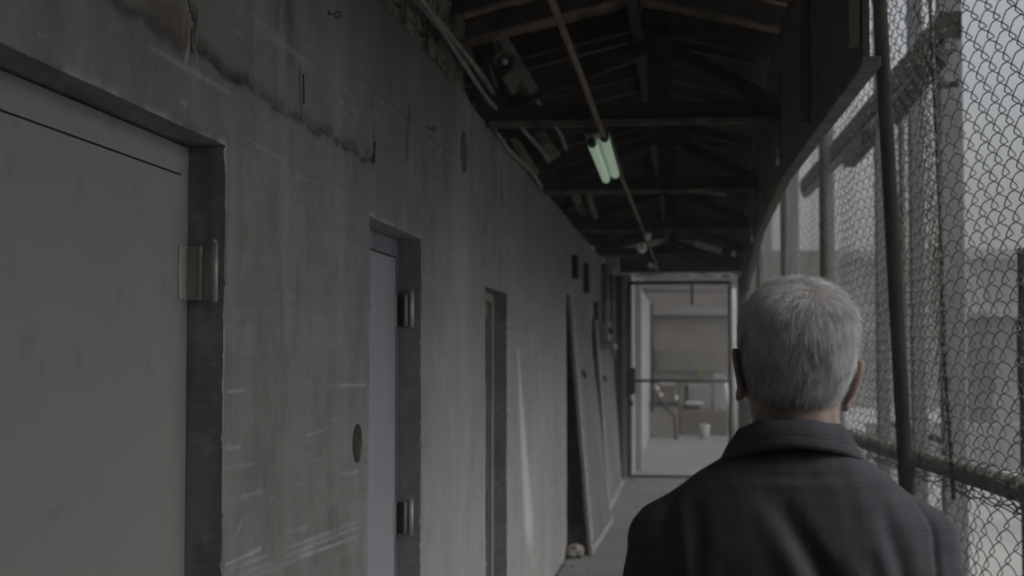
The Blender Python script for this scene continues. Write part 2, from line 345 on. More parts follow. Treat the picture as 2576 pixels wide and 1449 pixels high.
def build_wall(name, y0, y1, z1, step_near, parent):
    must = [v for d in DOORS for v in d[:2]]; mz = [d[2] for d in DOORS]
    Y = gridlines(y0, y1, must, lambda v: (.012 if v < 2.0 else .0048 if v < 4.48 else .012) if v < 5.5 else (.018 if v < 10 else .05))
    Z = gridlines(0, z1, mz + [.8], lambda v: .012 if v < .8 else .0055)
    nY, nZ = len(Y), len(Z)
    YY, ZZ = np.meshgrid(Y, Z, indexing='ij'); yf, zf = YY.ravel(), ZZ.ravel()
    X = WX + disp(yf, zf)
    V = [np.stack([X, yf, zf], 1)]
    i, j = np.meshgrid(np.arange(nY - 1), np.arange(nZ - 1), indexing='ij'); i = i.ravel(); j = j.ravel()
    yc = (Y[i] + Y[i + 1]) / 2; zc = (Z[j] + Z[j + 1]) / 2; keep = np.ones(len(i), bool)
    for a, b, zt, dp in DOORS: keep &= ~((yc > a) & (yc < b) & (zc < zt))
    i, j = i[keep], j[keep]
    F = [np.stack([i * nZ + j, (i + 1) * nZ + j, (i + 1) * nZ + j + 1, i * nZ + j + 1], 1)]
    base = len(yf); A = [(yf, zf)]
    for a, b, zt, dp in DOORS:      # reveals, sharing the arris with the face
        for side in ('near', 'far', 'top'):
            if side == 'top': ys_ = Y[(Y >= a - 1e-6) & (Y <= b + 1e-6)]; zs_ = np.full_like(ys_, zt)
            else:
                zs_ = Z[Z <= zt + 1e-6]; ys_ = np.full_like(zs_, a if side == 'near' else b)
            x0 = WX + disp(ys_, zs_); n = len(ys_); K = 9
            rows = []
            for k in range(K):
                t = k / (K - 1); xx = x0 * (1 - t) + (WX - dp - .06) * t
                w = (fbm(ys_ * 30 + t * 9, zs_ * 30 + t * 6, 3) - .5) * .0010 * (k > 0)
                yy = ys_ + (w if side == 'near' else -w if side == 'far' else 0); z_ = zs_ + (w if side == 'top' else 0)
                rows.append(np.stack([xx, yy, z_], 1))
            V.append(np.concatenate(rows)); A.append((np.tile(ys_, K) , np.tile(zs_, K)))
            p, q = np.meshgrid(np.arange(K - 1), np.arange(n - 1), indexing='ij'); p = p.ravel(); q = q.ravel()
            f = np.stack([p * n + q, (p + 1) * n + q, (p + 1) * n + q + 1, p * n + q + 1], 1)
            if side != 'near': f = f[:, ::-1]
            F.append(f + base); base += n * K
    V = np.concatenate(V); F = np.concatenate(F)
    me = fastmesh(name, V, F)
    attrs(me, np.concatenate([a[0] for a in A]), np.concatenate([a[1] for a in A]))
    rv = np.zeros(len(V)); rv[nY * nZ:] = 1
    # painted reveals
    bl = np.empty(len(V), np.float32); me.attributes['blue'].data.foreach_get('value', bl)
    dk = np.empty(len(V), np.float32); me.attributes['dark'].data.foreach_get('value', dk)
    nn = fbm(V[:, 1] * 24 + V[:, 0] * 38, V[:, 2] * 22 - V[:, 0] * 9 + V[:, 1] * 7, 5, 1)
    bl = np.clip(bl * (1 - rv) + rv * (V[:, 1] < 3.5) * np.clip(fbm(V[:, 1] * 5 + V[:, 0] * 30, V[:, 2] * 5, 5, 1) * 5 - 2.5, 0, .6), 0, 1); dk = np.clip(dk * (1 - rv) + rv * (.01 + .4 * (nn - .5)), 0, 1)
    pa_ = np.empty(len(V), np.float32); me.attributes['pale'].data.foreach_get('value', pa_); me.attributes['pale'].data.foreach_set('value', (pa_ * (1 - rv) + rv * .25 * np.clip(fbm(V[:, 2] * 40, V[:, 0] * 60 + V[:, 1] * 40, 4) * 5 - 3.1, 0, 1)).astype(np.float32))
    me.attributes['blue'].data.foreach_set('value', bl.astype(np.float32)); me.attributes['dark'].data.foreach_set('value', dk.astype(np.float32))
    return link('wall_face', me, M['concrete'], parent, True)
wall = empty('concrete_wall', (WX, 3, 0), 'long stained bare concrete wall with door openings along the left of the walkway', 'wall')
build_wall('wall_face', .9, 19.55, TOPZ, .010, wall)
core = MB()
core.box(-4, -1.34, -2, 11.9, 0, TOPZ + .0); core.box(-4, -1.34, 14.55, 19.5, 0, TOPZ); core.box(-4, -3.4, 11.9, 14.55, 0, TOPZ)
core.box(-3.4, -1.34, 11.9, 14.55, TOPZ - .15, TOPZ)
core.box(-1.34, WX - .0, -14, .9, 0, TOPZ + .3); 
core.box(-1.34, WX - .04, .9, 19.5, TOPZ - .06, TOPZ - .005)
core.build('wall_core', M['bare'], wall)
# seal behind the doors' heads
MB().box(-4.2, -4.01, -2, 19.5, 0, TOPZ + .9).build('rear_wall', M['bare'], wall)

# unseen walls round the walkway behind the viewer
rw = MB().box(1.34, 1.55, -14, 1.1, -.15, CAMH + 1.9).build('shade_wall', M['bld'], None); tag(rw, 'unseen concrete wall on the right behind the viewer, its length set for shade', 'wall')  # out of view; length set so it shades the near wall and doors
rb = MB().box(-.96, 1.34, -14.2, -14, 0, CAMH + 1.9).build('back_wall', M['bld'], None); tag(rb, 'concrete wall closing the walkway far behind the viewer', 'wall')
# ---------------------------------------------------------------- doors
def hinge(parent, p, dark, plate_on_leaf):
    Y, z0, z1, xk, xp = p
    h = MB().box(xp, xk, Y - .006, Y - .001, z0, z1, .001).build('hinge', M['hinge_dark'] if dark else M['hinge'], parent)
    if plate_on_leaf:
        MB().box(xp - .002, xp + .004, Y - .052, Y - .004, z0, z1, .001).build('leaf_plate', M['hinge'], h)
        MB().box(xp + .03, xp + .036, Y - .012, Y - .006, z0, z1, .001).build('fold', M['knuckle'], h)
    k = MB().tube([(xk, Y - .012, z0 - .004), (xk, Y - .012, z1 + .008)], .0085, 12)
    k.tube([(xk, Y - .012, z1 + .007), (xk, Y - .012, z1 + .014)], [.006, .003], 10)
    k.build('knuckle', M['knuckle'], h, True)
    if dark: MB().tube([(xk - .020, Y - .012, z0), (xk - .020, Y - .012, z1)], .006, 10).build('pin', M['knuckle'], h, True)
y0, y1, zt, dp = DOORS[0]; lx = WX - dp
d1 = empty('steel_door', (lx, y1, 0), 'wide grey green steel door with flush leaf nearest the viewer at far left', 'door')
MB().box(lx - .05, lx - .0003, y0 + .0475, y1 - .0473, .01, CAMH + .372, .0004).build('leaf', M['door_grey'], d1)
fr = MB().box(lx - .05, lx - .001, y1 - .047, y1 - .004, 0, CAMH + .436, .0004).box(lx - .05, lx - .001, y0 + .003, y0 + .047, 0, CAMH + .436, .001).box(lx - .05, lx - .001, y0 + .048, y1 - .048, CAMH + .3765, CAMH + .436, .0005)
fr.build('frame', M['door_grey'], d1)
hinge(d1, (y1 - .012, CAMH + .115, CAMH + .228, WX - .012, lx), False, True)
hinge(d1, (y1 - .012, CAMH - 1.20, CAMH - 1.09, WX - .012, lx), False, True)
hinge(d1, (y1 - .012, CAMH - .54, CAMH - .43, WX - .012, lx), False, True)
for o in [c for c in d1.children if c.name.startswith('hinge')][2:]:
    for q in list(o.children): bpy.data.objects.remove(q)
    bpy.data.objects.remove(o)
y0, y1, zt, dp = DOORS[1]; lx = WX - dp
d2 = empty('steel_door', (lx, y1, 0), 'pale blue steel door with two dark hinges in the second recess along the wall', 'door')
MB().box(lx - .05, lx, y0 + .045, y1 - .032, .01, CAMH + .355, .0015).build('leaf', M['door_blue'], d2)
MB().box(lx - .06, lx + .004, y1 - .03, y1 - .004, 0, zt - .004, .001).box(lx - .06, lx + .004, y0 + .004, y0 + .043, 0, zt - .004, .001).box(lx - .06, lx + .004, y0 + .045, y1 - .032, CAMH + .360, zt - .004, .001).build('frame', M['frame_blue'], d2)
hinge(d2, (y1 - .01, CAMH + .107, CAMH + .225, WX - .032, lx), True, True)
hinge(d2, (y1 - .01, CAMH - .650, CAMH - .535, WX - .032, lx), True, True)
y0, y1, zt, dp = DOORS[2]; lx = WX - dp
d3 = empty('panelled_door', (lx, y1, 0), 'narrow looking dark green door in the third recess beyond the pilaster', 'door')
MB().box(lx - .05, lx, y0 + .03, y1 - .10, .01, CAMH + .28, .002).build('leaf', M['door_dark'], d3)
MB().box(lx - .05, lx + .02, y1 - .095, y1 - .003, 0, zt - .004, .002).box(lx - .05, lx + .02, y0 + .002, y0 + .028, 0, zt - .004).box(lx - .05, lx + .02, y0 + .03, y1 - .098, CAMH + .285, zt - .004).build('frame', mat('door frame faded', (.25, .235, .215), (.19, .175, .16)), d3)
MB().box(lx, lx + .012, y1 - .19, y1 - .17, .1, CAMH + .2, .002).build('moulding', M['frame_blue'], d3)

# ---------------------------------------------------------------- fittings on the wall
def eye_hook(Y, z, label):
    t = MB(); t.tube([(WX - .02, Y, z), (WX + .013, Y + .018, z)], .0026, 8)
    c = Vector((WX + .013, Y + .018, z)); pts = [c + Vector((.0072 + .0072 * math.cos(a), .008, .0088 * math.sin(a))) for a in np.linspace(math.pi, 3 * math.pi - .3, 16)]
    t.tube(pts, .0022, 8); t.tube([(WX - .003, Y, z), (WX + .005, Y + .002, z)], .007, 10)
    o = t.build('eye_hook', M['galv'], None, True); tag(o, label, 'hook', 'iron eye hooks screwed in the concrete wall')
o = MB().tube([(WX - .01, 6.235, CAMH + .875), (WX + .0235, 6.235, CAMH + .875)], .091, 40).build('blanking_disc', mat('grey disc paint', (.10, .102, .105), (.075, .077, .08), .8, 5), None); tag(o, 'dark round blanking disc high on the pilaster', 'disc')
bmq = MB(); bmq.tube([(WX - .01, 4.257, CAMH - .258), (WX + .005, 4.257, CAMH - .258)], .057, 32); bmq.ball((WX + .004, 4.292, CAMH - .23), (.003, .012, .016)); bmq.ball((WX + .004, 4.23, CAMH - .29), (.0035, .014, .012))
o = bmq.build('rusty_disc', mat('rusty brown', (.045, .038, .033), (.028, .024, .021), .9, 12, c3=(.12, .10, .09), s3=22), None); tag(o, 'small rusty round disc set in the wall just left of the blue door', 'disc')
eye_hook(3.885, CAMH + .932, 'iron eye hook high on the wall above the ragged pour joint')
eye_hook(5.46, CAMH + .859, 'iron eye hook on the wall between the blue door and the pilaster')
lp = MB().tube([(WX + .006 + .006 * math.sin(t * 3.14), 3.598 + .011 * math.cos(t * 5.2 + .3), CAMH + .635 + .075 * t) for t in np.linspace(0, 1, 14)], .0022, 7).build('bent_rebar', M['galv'], None, True)
tag(lp, 'small bent loop of rusty bar sticking out just above the pour joint', 'rebar')
nb = MB().tube([(WX + .003, 4.484, CAMH + .60), (WX + .004, 4.485, CAMH + .665)], .0032, 8).build('pipe_stub', M['pipe_pale'], None, True)
tag(nb, 'short vertical conduit stub at the right end of the ragged pour joint', 'pipe')
# peeling lump of plaster
bm = MB()
for k in range(46):
    t = random.random(); z = CAMH + .60 + .34 * t; yy = 2.775 + .018 * math.sin(t * 11) + random.uniform(-.016, .016)
    bm.ball((WX + .0015, yy, z), (random.uniform(.003, .007), random.uniform(.003, .007), random.uniform(.012, .035)), 8, 6)
pl = bm.build('plaster_lump', mat('peeling plaster', (.20, .20, .175), (.09, .09, .08), .9, 30, bump=.8, bscale=90), None, True)
tag(pl, 'peeling lump of torn grey plaster hanging above the first door', 'plaster')

# upper lath infill over the near part of the wall, and bundle of conduits
lath = empty('lath_infill', (WX, 5, TOPZ), 'rough lath and plaster infill between wall top and eaves at upper left', 'wall infill')
MB().box(-1.10, WX - .012, -1, 6.42, TOPZ + .002, CAMH + 1.95).build('backing', M['lath'], lath)
z = TOPZ + .012; k = 0
while z < CAMH + 1.75:
    h = random.uniform(.016, .03)
    s = MB()
    y = 3.2
    while y < 6.40:
        L = random.uniform(.25, .9); ye = min(y + L, 6.42)
        s.box(WX - .016, WX + random.uniform(-.006, .008), y, ye - random.uniform(.004, .02), z, z + h, .001); y = ye
    s.build('lath', M['lath'], lath); z += h + random.uniform(.010, .02); k += 1
for y in np.arange(3.4, 6.4, .22):
    MB().box(WX + .009, WX + .014, y, y + random.uniform(.010, .022), TOPZ - random.uniform(.0, .03), CAMH + 1.7).build('vertical_lath', M['lath'], lath)
for i, (dx, dz, r_, L, nm) in enumerate(((.045, .125, .012, 7.15, 'thicker upper pale conduit running along the wall top to the first truss'),
                              (.042, .085, .009, 7.05, 'thin middle conduit along the wall top just under the thicker one'),
                              (.075, .055, .008, 7.25, 'lowest thin conduit clipped along the wall top below its two neighbours'))):
    pts = [(WX + dx + .01 * math.sin(y * 1.3 + i), y, CAMH + 1.135 + dz + .010 * math.sin(y * 2.1 + i * 2)) for y in np.arange(2.5, L, .25)]
    o = MB().tube(pts, r_, 8).build('conduit', M['pipe_pale'], None, True); tag(o, nm, 'pipe', 'conduits along the wall top')
for i, (dx, dz, Y0, Y1) in enumerate(((.03, -.02, 7.3, 9.9), (.10, .10, 7.2, 9.4), (.20, .22, 7.2, 9.7))):
    o = MB().tube([(WX + dx + .012 * math.sin(y * 3), y, CAMH + 1.135 + dz) for y in np.arange(Y0, Y1, .3)], .011, 8).build('conduit', M['pipe_pale'], None, True)
    tag(o, ['lowest pale conduit on the wall between first and second truss', 'middle pale conduit left of the tubes between first and second truss', 'upper pale conduit under the rafters between first and second truss'][i], 'pipe', 'conduits beyond the first truss')

# ---------------------------------------------------------------- bulkhead line, roof
BK = [(1.0, .46), (4.0, .462), (7.08, .46), (10.1, .50), (13.3, .60), (16.5, .70), (19.6, .82), (30, .9)]
def bkx(Y): return float(np.interp(Y, [b[0] for b in BK], [b[1] for b in BK]))
RX, RZ, SL = -.22, CAMH + 1.70, .235
roof = empty('corridor_roof', (RX, 10, RZ), 'dark timber gable roof with trusses and brown boards over the walkway', 'roof')
def roofz(X): return RZ - SL * abs(X - RX)
YR0, YR1 = -14, 30
X = RX
for sgn, lim in ((-1, -1.22), (1, 1.0)):
    X = RX + sgn * .005
    while (X > lim) if sgn < 0 else (X < lim):
        w = random.uniform(.125, .15); Xn = X + sgn * w
        ofs = random.uniform(-.004, .004)
        for Ya, Yb in ((YR0, 8.3), (8.31, 14.6), (14.61, 19.45)):
            if sgn > 0 and min(X, Xn) > bkx((Ya + Yb) / 2) + .12: continue
            if Ya > 19 and random.random() < .0: continue
            a, b = sorted((X, Xn - sgn * .006))
            s = MB(); za, zb = roofz(a) + ofs, roofz(b) + ofs
            s.add([(a, Ya, za), (b, Ya, zb), (b, Yb, zb), (a, Yb, za), (a, Ya, za + .02), (b, Ya, zb + .02), (b, Yb, zb + .02), (a, Yb, za + .02)],
                  [(0, 3, 2, 1), (4, 5, 6, 7), (0, 1, 5, 4), (1, 2, 6, 5), (2, 3, 7, 6), (3, 0, 4, 7)])
            s.build('roof_board', M['wood_board'], roof)
        X = Xn
s = MB()
for (a, b) in ((-1.35, RX), (RX, .62)):
    za, zb = roofz(a) + .03, roofz(b) + .03
    s.add([(a, YR0 - 1, za), (b, YR0 - 1, zb), (b, 20, zb), (a, 20, za), (a, YR0 - 1, za + .02), (b, YR0 - 1, zb + .02), (b, 20, zb + .02), (a, 20, za + .02)],
          [(0, 3, 2, 1), (4, 5, 6, 7), (0, 1, 5, 4), (1, 2, 6, 5), (2, 3, 7, 6), (3, 0, 4, 7)])
s.box(.63, 1.6, 1.45, 5.5, roofz(.62) + .03, roofz(.62) + .05)  # unseen canopy, added over the open side to shade the near wall
s.build('roof_sheet', M['sheet'], roof)  # roof sheet joined with the added unseen canopy
s = MB(); za, zb = roofz(.62) + .03, roofz(1.0) + .03
s.add([(.62, 10, za), (.66, 10, zb + .05), (.9, 20, zb), (.62, 20, za), (.62, 10, za + .02), (.66, 10, zb + .07), (.9, 20, zb + .02), (.62, 20, za + .02)],
      [(0, 3, 2, 1), (4, 5, 6, 7), (0, 1, 5, 4), (1, 2, 6, 5), (2, 3, 7, 6), (3, 0, 4, 7)]); s.build('roof_sheet', M['sheet'], roof)
TR = [4.0, 7.08, 10.1, 13.3, 16.6, 19.6, 22.9, 26.2]
Y = 1.9
while Y < 29.8:
    if min(abs(Y - t) for t in TR) > .12:
        for sgn, Xe in ((-1, -1.18), (1, bkx(Y) + .02)):
            j = random.uniform(-.02, .02)
            MB().beam((RX + sgn * .03, Y + j, roofz(RX) - .055), (Xe, Y - j, roofz(Xe) - .05), .045, .09, .003).build('rafter', M['wood'], roof)
    Y += .46 + random.uniform(-.02, .02)
MB().box(RX - .022, RX + .022, YR0, YR1, RZ - .17, RZ - .015, .003).build('ridge_beam', M['wood_black'], roof)
for t in TR:
    rx = bkx(t); zc = CAMH + 1.117
    WB = M['wood_black'] if t < 20 else M['post_grey']
    tr = MB().box(WX - .05, rx + .01, t - .005, t + .09, zc + .004, zc + .10, .004).build('truss', WB, roof)
    # worn lower flange, paler than the chord
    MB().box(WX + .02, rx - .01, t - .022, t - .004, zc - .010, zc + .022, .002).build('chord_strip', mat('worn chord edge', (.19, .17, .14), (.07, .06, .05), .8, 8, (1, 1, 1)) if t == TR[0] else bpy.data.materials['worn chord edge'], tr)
    MB().box(RX + .05, RX + .16, t + .005, t + .075, zc + .098, RZ - .10, .003).build('king_post', WB, tr)
    for sgn, Xe in ((-1, WX + .02), (1, rx - .02)):
        MB().beam((Xe, t + .04, zc + .09), (RX + .1 + sgn * .03, t + .04, RZ - .20), .06, .07, .003).build('web', WB, tr)
        MB().beam((Xe + sgn * .08, t + .04, roofz(Xe) - .07), (RX + sgn * .02, t + .04, RZ - .07), .07, .11, .003).build('top_chord', WB, tr)
    MB().box(WX + .0, WX + .10, t + .0, t + .085, zc + .10, roofz(WX) - .06, .003).build('end_post', WB, tr)

# bulkhead sheets and fascia strip on the open side
bh = empty('eaves_bulkhead', (.5, 8, CAMH + 1), 'dark olive plywood bulkhead hanging below the eaves on the open side', 'bulkhead')
seg = [3.85, 5.4, 7.08, 8.6, 10.1, 11.7, 13.3, 14.9, 16.5, 18.0, 19.5]
for a, b in zip(seg, seg[1:]):
    xa, xb = bkx(a), bkx(b); z0, z0b = [CAMH + .03 + float(np.interp(q, [3.7, 5.6, 7.2, 20], [.74, .79, .83, .84])) for q in (a, b)]; z1 = CAMH + 1.36; j = random.uniform(0, .008)
    s = MB(); a2, b2 = a + .006, b - .006
    s.add([(xa + j, a2, z0), (xa + j + .018, a2, z0), (xb + j + .018, b2, z0b), (xb + j, b2, z0b), (xa + j, a2, z1), (xa + j + .018, a2, z1), (xb + j + .018, b2, z1), (xb + j, b2, z1)],
          [(0, 1, 2, 3), (7, 6, 5, 4), (0, 4, 5, 1), (1, 5, 6, 2), (2, 6, 7, 3), (3, 7, 4, 0)])
    s.build('bulkhead_sheet', M['ply'], bh)
    MB().beam((xa - .02, a2, CAMH + 1.37), (xb - .02, b2, CAMH + 1.37), .05, .07, .003).build('rail', M['wood'], bh)
    MB().box(xa - .035, xa - .003, a + .01, a + .05, z0 + .03, z1 - .04, .003).build('batten', M['ply'], bh)
    MB().beam((xa + .022, a2, z0 - .014), (xb + .022, b2, z0b - .014), .05, .028, .003).build('fascia', M['ply'] if a > 7 else bpy.data.materials.get('lit fascia') or mat('lit fascia', (.22, .22, .22), (.12, .12, .12), 1.0, 6, spec=.0), bh)  # light on the near strip is put into a paler material
for x_, y_, D in ((1957, 405, 6.9), (2155, 196, 4.5), (1892, 600, 10.9)):  # white studs added where light shows through gaps at the eaves
    p = at(x_, y_, D); s = MB(); h = .022 if D < 8 else .03
    s.tube([p + Vector((0, 0, -h)), p + Vector((0, 0, -h * .5)), p, p + Vector((0, 0, h * .6)), p + Vector((0, 0, h))], [.004, .008, .0095, .007, .003], 10)
    s.tube([p + Vector((0, 0, h)), p + Vector((0, 0, h + .05))], .002, 6)
    o = s.build('bright_gap_stud', M['bright_white'], None, True)
    tag(o, {6.9: 'white stud for a bright gap at the bulkhead edge near the first truss', 4.5: 'white stud for a bright gap at the eaves just left of the leaning post', 10.9: 'small white stud for a bright gap far along the bulkhead edge'}[D], 'bright_gap_stud', 'white studs for bright gaps under the eaves')

# ---------------------------------------------------------------- conduit, tubes, lamps
pts = [at(x, y, D) for x, y, D in ((1340, -120, 3.9), (1388, 0, 4.45), (1452, 165, 5.45), (1512, 325, 7.0), (1570, 462, 9.2), (1622, 590, 13.1), (1660, 690, 19.2))]
pp = []
for a, b in zip(pts, pts[1:]):
    for k in range(5): pp.append(a.lerp(b, k / 5))
o = MB().tube(pp + [pts[-1]], .0135, 9).build('ceiling_conduit', M['pipe'], None, True)
tag(o, 'long rusty conduit hanging under the trusses down the middle of the roof', 'pipe')
fx = empty('fluorescent_lamp', (-.43, 8, CAMH + 1.05), 'greenish white twin tube lamp hanging behind the first truss', 'lamp')
a0, a1 = at(1490, 352, 7.3), at(1538, 448, 8.55)
MB().beam(a0 + Vector((0.02, 0, .05)), a1 + Vector((0.0, .1, .05)), .13, .035, .004).build('housing', M['galv'], fx)
for (p, q) in (((1490, 362, 7.35), (1525, 452, 8.6)), ((1521, 348, 7.25), (1548, 440, 8.4))):
    A, B = at(*p), at(*q); d = (B - A).normalized()
    MB().tube([A, A + d * .01, B - d * .02, B - d * .006, B], [.014, .024, .024, .018, .008], 14).build('tube', M['tube'], fx, True)
    MB().tube([A - d * .05, A], .022, 12).build('tube_socket', M['galv'], fx, True)
MB().beam(a0 + Vector((0.03, 0, .02)), a1 + Vector((0.01, 0, .02)), .04, .03, .004).build('reflector', M['bulb'], fx)
def lamp_round(p, r, label):
    e = empty('round_lamp', p, label, 'lamp')
    v = Vector(p)
    bm = bmesh.new(); n = 24; prof = [(.25, .06), (.55, .045), (.9, .0), (1.0, -.03), (.93, -.03), (.5, .02), (.2, .03)]
    s = MB(); vs = []
    for rr, yy in prof:
        for k in range(n): a = 2 * math.pi * k / n; vs.append(v + Vector((r * rr * math.cos(a), yy, r * rr * math.sin(a))))
    s.add(vs, [(i * n + k, i * n + (k + 1) % n, (i + 1) * n + (k + 1) % n, (i + 1) * n + k) for i in range(len(prof) - 1) for k in range(n)]); bm.free()
    s.build('shade', M['lath'], e, True)
    MB().ball(v + Vector((0, -.01, 0)), r * .30).build('bulb', M['bright_white'], e, True)
    MB().tube([v + Vector((0, .05, 0)), v + Vector((-.03, .12, .02)), v + Vector((-.07, .13, .13)), v + Vector((-.02, .13, .20))], .008, 8).build('gooseneck', M['pipe_pale'], e, True)
lamp_round(at(1271, 156, 6.75), .052, 'round shaded wall lamp with bright centre under the rafters at upper left')
# boards nailed near the lamp
p0, p1 = at(1240, 55, 6.9), at(1345, 232, 7.0)
o = MB().beam(p0, p1, .05, .012, .002, up=(0, 1, 0)).build('loose_board', M['pipe_pale'], None); tag(o, 'pale sloping board behind the round lamp at upper left', 'board')
for i, (xa, ya, xb, yb, w, l) in enumerate(((1215, 120, 1250, 222, .012, 'narrow pale slat hanging just left of the round lamp'), (1270, 190, 1295, 236, .03, 'short pale slat end hanging below the round lamp'), (1285, 180, 1322, 240, .045, 'wider short pale slat hanging below and right of the round lamp'))):
    o = MB().beam(at(xa, ya, 6.95), at(xb, yb, 6.98), w, .01, .001, up=(0, 1, 0)).build('lath_strip', M['lath'], None); tag(o, l, 'slat', 'loose slats near the round lamp')
for i, (xa, ya, xb, yb, D, w, l) in enumerate(((1290, 345, 1350, 440, 9.0, .05, 'pale loose board on the wall side just behind the first truss'), (1350, 335, 1395, 400, 9.1, .10, 'broad loose board under the rafters behind the first truss'), (1445, 485, 1470, 545, 11.5, .06, 'pale loose board hanging between second and third truss'), (1480, 490, 1500, 550, 11.5, .04, 'thin pale board hanging beside a wider one beyond the second truss'),
        (1748, 612, 1815, 630, 14.6, .062, 'bright broken board lying under the roof near the fourth truss'), (1782, 483, 1825, 491, 10.9, .022, 'small pale lath stuck above the second truss'))):
    o = MB().beam(at(xa, ya, D), at(xb, yb, D + .1), w, .012, .002, up=(0, 1, 0)).build('loose_board', M['white'] if i > 3 else M['lath'], None); tag(o, l, 'board', 'loose boards under the roof')
def cage_lamp(x, y, D, r, label):
    c = at(x, y, D); e = empty('bulb_fitting', c, label, 'lamp', 'small bulb fittings along the conduit')
    MB().tube([c + Vector((0, 0, r * 2.4)), c + Vector((0, 0, r * 1.1)), c + Vector((0, 0, r * .8))], [r * .9, r, r * .6], 12).build('fitting_box', M['galv'], e, True)
    MB().ball(c, (r, r, r * 1.25)).build('bulb', M['bulb'], e, True)
cage_lamp(1630, 594, 12.9, .030, 'first white bulb fitting at the far end of the ceiling conduit')
cage_lamp(1615, 622, 13.6, .045, 'larger dull bulb fitting just below and left of the first white one')
cage_lamp(1636, 666, 17.5, .028, 'far small bulb fitting left of its twin above the gate')
cage_lamp(1648, 668, 17.8, .028, 'far small bulb fitting right of its twin above the gate')
cage_lamp(1846, 637, 15.2, .026, 'white bulb fitting under the eaves at the right above the gate')

# ---------------------------------------------------------------- leaning sheets, opening, rubble
def leaning(name, label, xb0, Y0, xb1, Y1, h, xt, topz_cut=0):
    e = empty(name, (xb0, Y0, 0), label, 'sheet', 'sheets leaning on the left wall')
    B0, B1 = Vector((xb0, Y0, .0)), Vector((xb1, Y1, .0)); T0, T1 = Vector((xt, Y0, h)), Vector((xt, Y1, h - topz_cut))
    nrm = (B1 - B0).cross(T0 - B0).normalized()
    if nrm.x < 0: nrm = -nrm
    s = MB(); q = [B0, B1, T1, T0]; s.add(q + [v - nrm * .012 for v in q], [(0, 1, 2, 3), (7, 6, 5, 4), (0, 4, 5, 1), (1, 5, 6, 2), (2, 6, 7, 3), (3, 7, 4, 0)]); s.build('sheet_face', M['panel'], e)
    up = (T0 - B0); al = (B1 - B0)
    MB().beam(B0 + nrm * .012 + al.normalized() * .10, T0 + nrm * .012 + al.normalized() * .10, .20, .022, .003, up=nrm).build('edge_batten', M['panel_edge'], e)
    MB().beam(B0 + nrm * .012 + al.normalized() * .21 + up * .012, B1 + nrm * .012 - al.normalized() * .01 + up * .012, .05, .022, .003, up=nrm).build('bottom_batten', M['panel_edge'], e)
    for t in np.linspace(.05, .95, 11):
        c = B0 + up * t + nrm * .026 + al.normalized() * (.10 + .05 * (-1) ** int(t * 20)); MB().ball(c, .007, 8, 6).build('bolt', M['galv'], e)
    for t, u in ((.70, .27),):
        c = B0 + up * t + nrm * .015 + al * u; MB().beam(c, c + al.normalized() * .12 - up.normalized() * .05, .03, .02).build('bracket', M['galv'], e)
leaning('leaning_sheet', 'nearer metal sheet with pale bolted edge leaning over the black opening', -.775, 12.05, -.72, 14.5, 2.13, WX + .012)
leaning('leaning_sheet', 'farther pale edged sheet leaning on the wall beside the dark gate post', -.80, 15.3, -.80, 18.9, 2.0, WX + .03, .1)
rk = MB()
for (x_, y_, D, r_) in ((1435, 1385, 11.9, .085), (1452, 1378, 11.95, .07), (1428, 1400, 11.85, .05), (1460, 1398, 11.9, .045)):
    bm2 = bmesh.new(); bmesh.ops.create_icosphere(bm2, subdivisions=3, radius=r_)
    c = at(x_, y_, D)
    for v in bm2.verts: v.co = v.co * (.75 + .5 * mnoise.noise(v.co * 14 + c)) ; v.co.z *= .9
    rk.frombm(bm2, Matrix.Translation((max(c.x, WX + .06), c.y, r_ * .75)))
o = rk.build('rubble', M['rock'], None); tag(o, 'lump of broken concrete on the floor at the foot of the black opening', 'rubble')
lit = MB()
for k in range(160):
    Y_ = random.uniform(9, 19.3); x_ = WX + abs(random.gauss(0, .10)) + .03 if random.random() < .6 else random.uniform(-.85, .95); r_ = random.uniform(.006, .022)
    bm2 = bmesh.new(); bmesh.ops.create_icosphere(bm2, subdivisions=1, radius=r_)
    for v in bm2.verts: v.co = Vector((v.co.x * random.uniform(.7, 1.4), v.co.y * random.uniform(.7, 1.4), v.co.z * .6))
    lit.frombm(bm2, Matrix.Translation((x_, Y_, r_ * .4)))
o = lit.build('floor_grit', M['rock'], None); tag(o, kind='stuff')
# dark blocks standing for holes, and a switch box, above the sheets
for i, (x_, y_, D, w, h, l) in enumerate(((1438, 672, 12.7, .10, .10, 'small dark block for a hole above the nearer leaning sheet'), (1477, 700, 14.2, .11, .14, 'dark block for a hole high on the wall between the leaning sheets'), (1500, 830, 15.8, .12, .3, 'rusty dark switch box at the edge of the farther sheet'))):
    c = at(x_, y_, D)
    o = MB().box(WX - .005, WX + .05, D - w, D + w, c.z - h, c.z + h, .006).build('hole_block_or_switch_box', M['dark'] if i < 2 else M['galv'], None); tag(o, l, 'box', 'hole blocks and switch box on the far part of the wall')
for i, (x_, Y_, z0, z1, r_, l) in enumerate(((-.90, 17.0, 1.75, CAMH + 1.05, .05, 'thick pale vertical pipe on the wall before the gate'), (-.90, 17.9, 1.9, CAMH + 1.05, .03, 'thin dark vertical pipe next to the thick pale one'), (-.89, 18.4, 1.6, CAMH + 1.0, .04, 'pale vertical pipe nearest the dark gate post'))):
    o = MB().tube([(x_, Y_, z0), (x_, Y_, z1)], r_, 10).build('riser_pipe', M['dark'] if i == 1 else M['pipe_pale'], None, True); tag(o, l, 'pipe', 'riser pipes before the gate')
e = empty('meter_box', (-.88, 16.4, 1.9), 'pale electrical box with dark knobs on the wall before the gate', 'box')
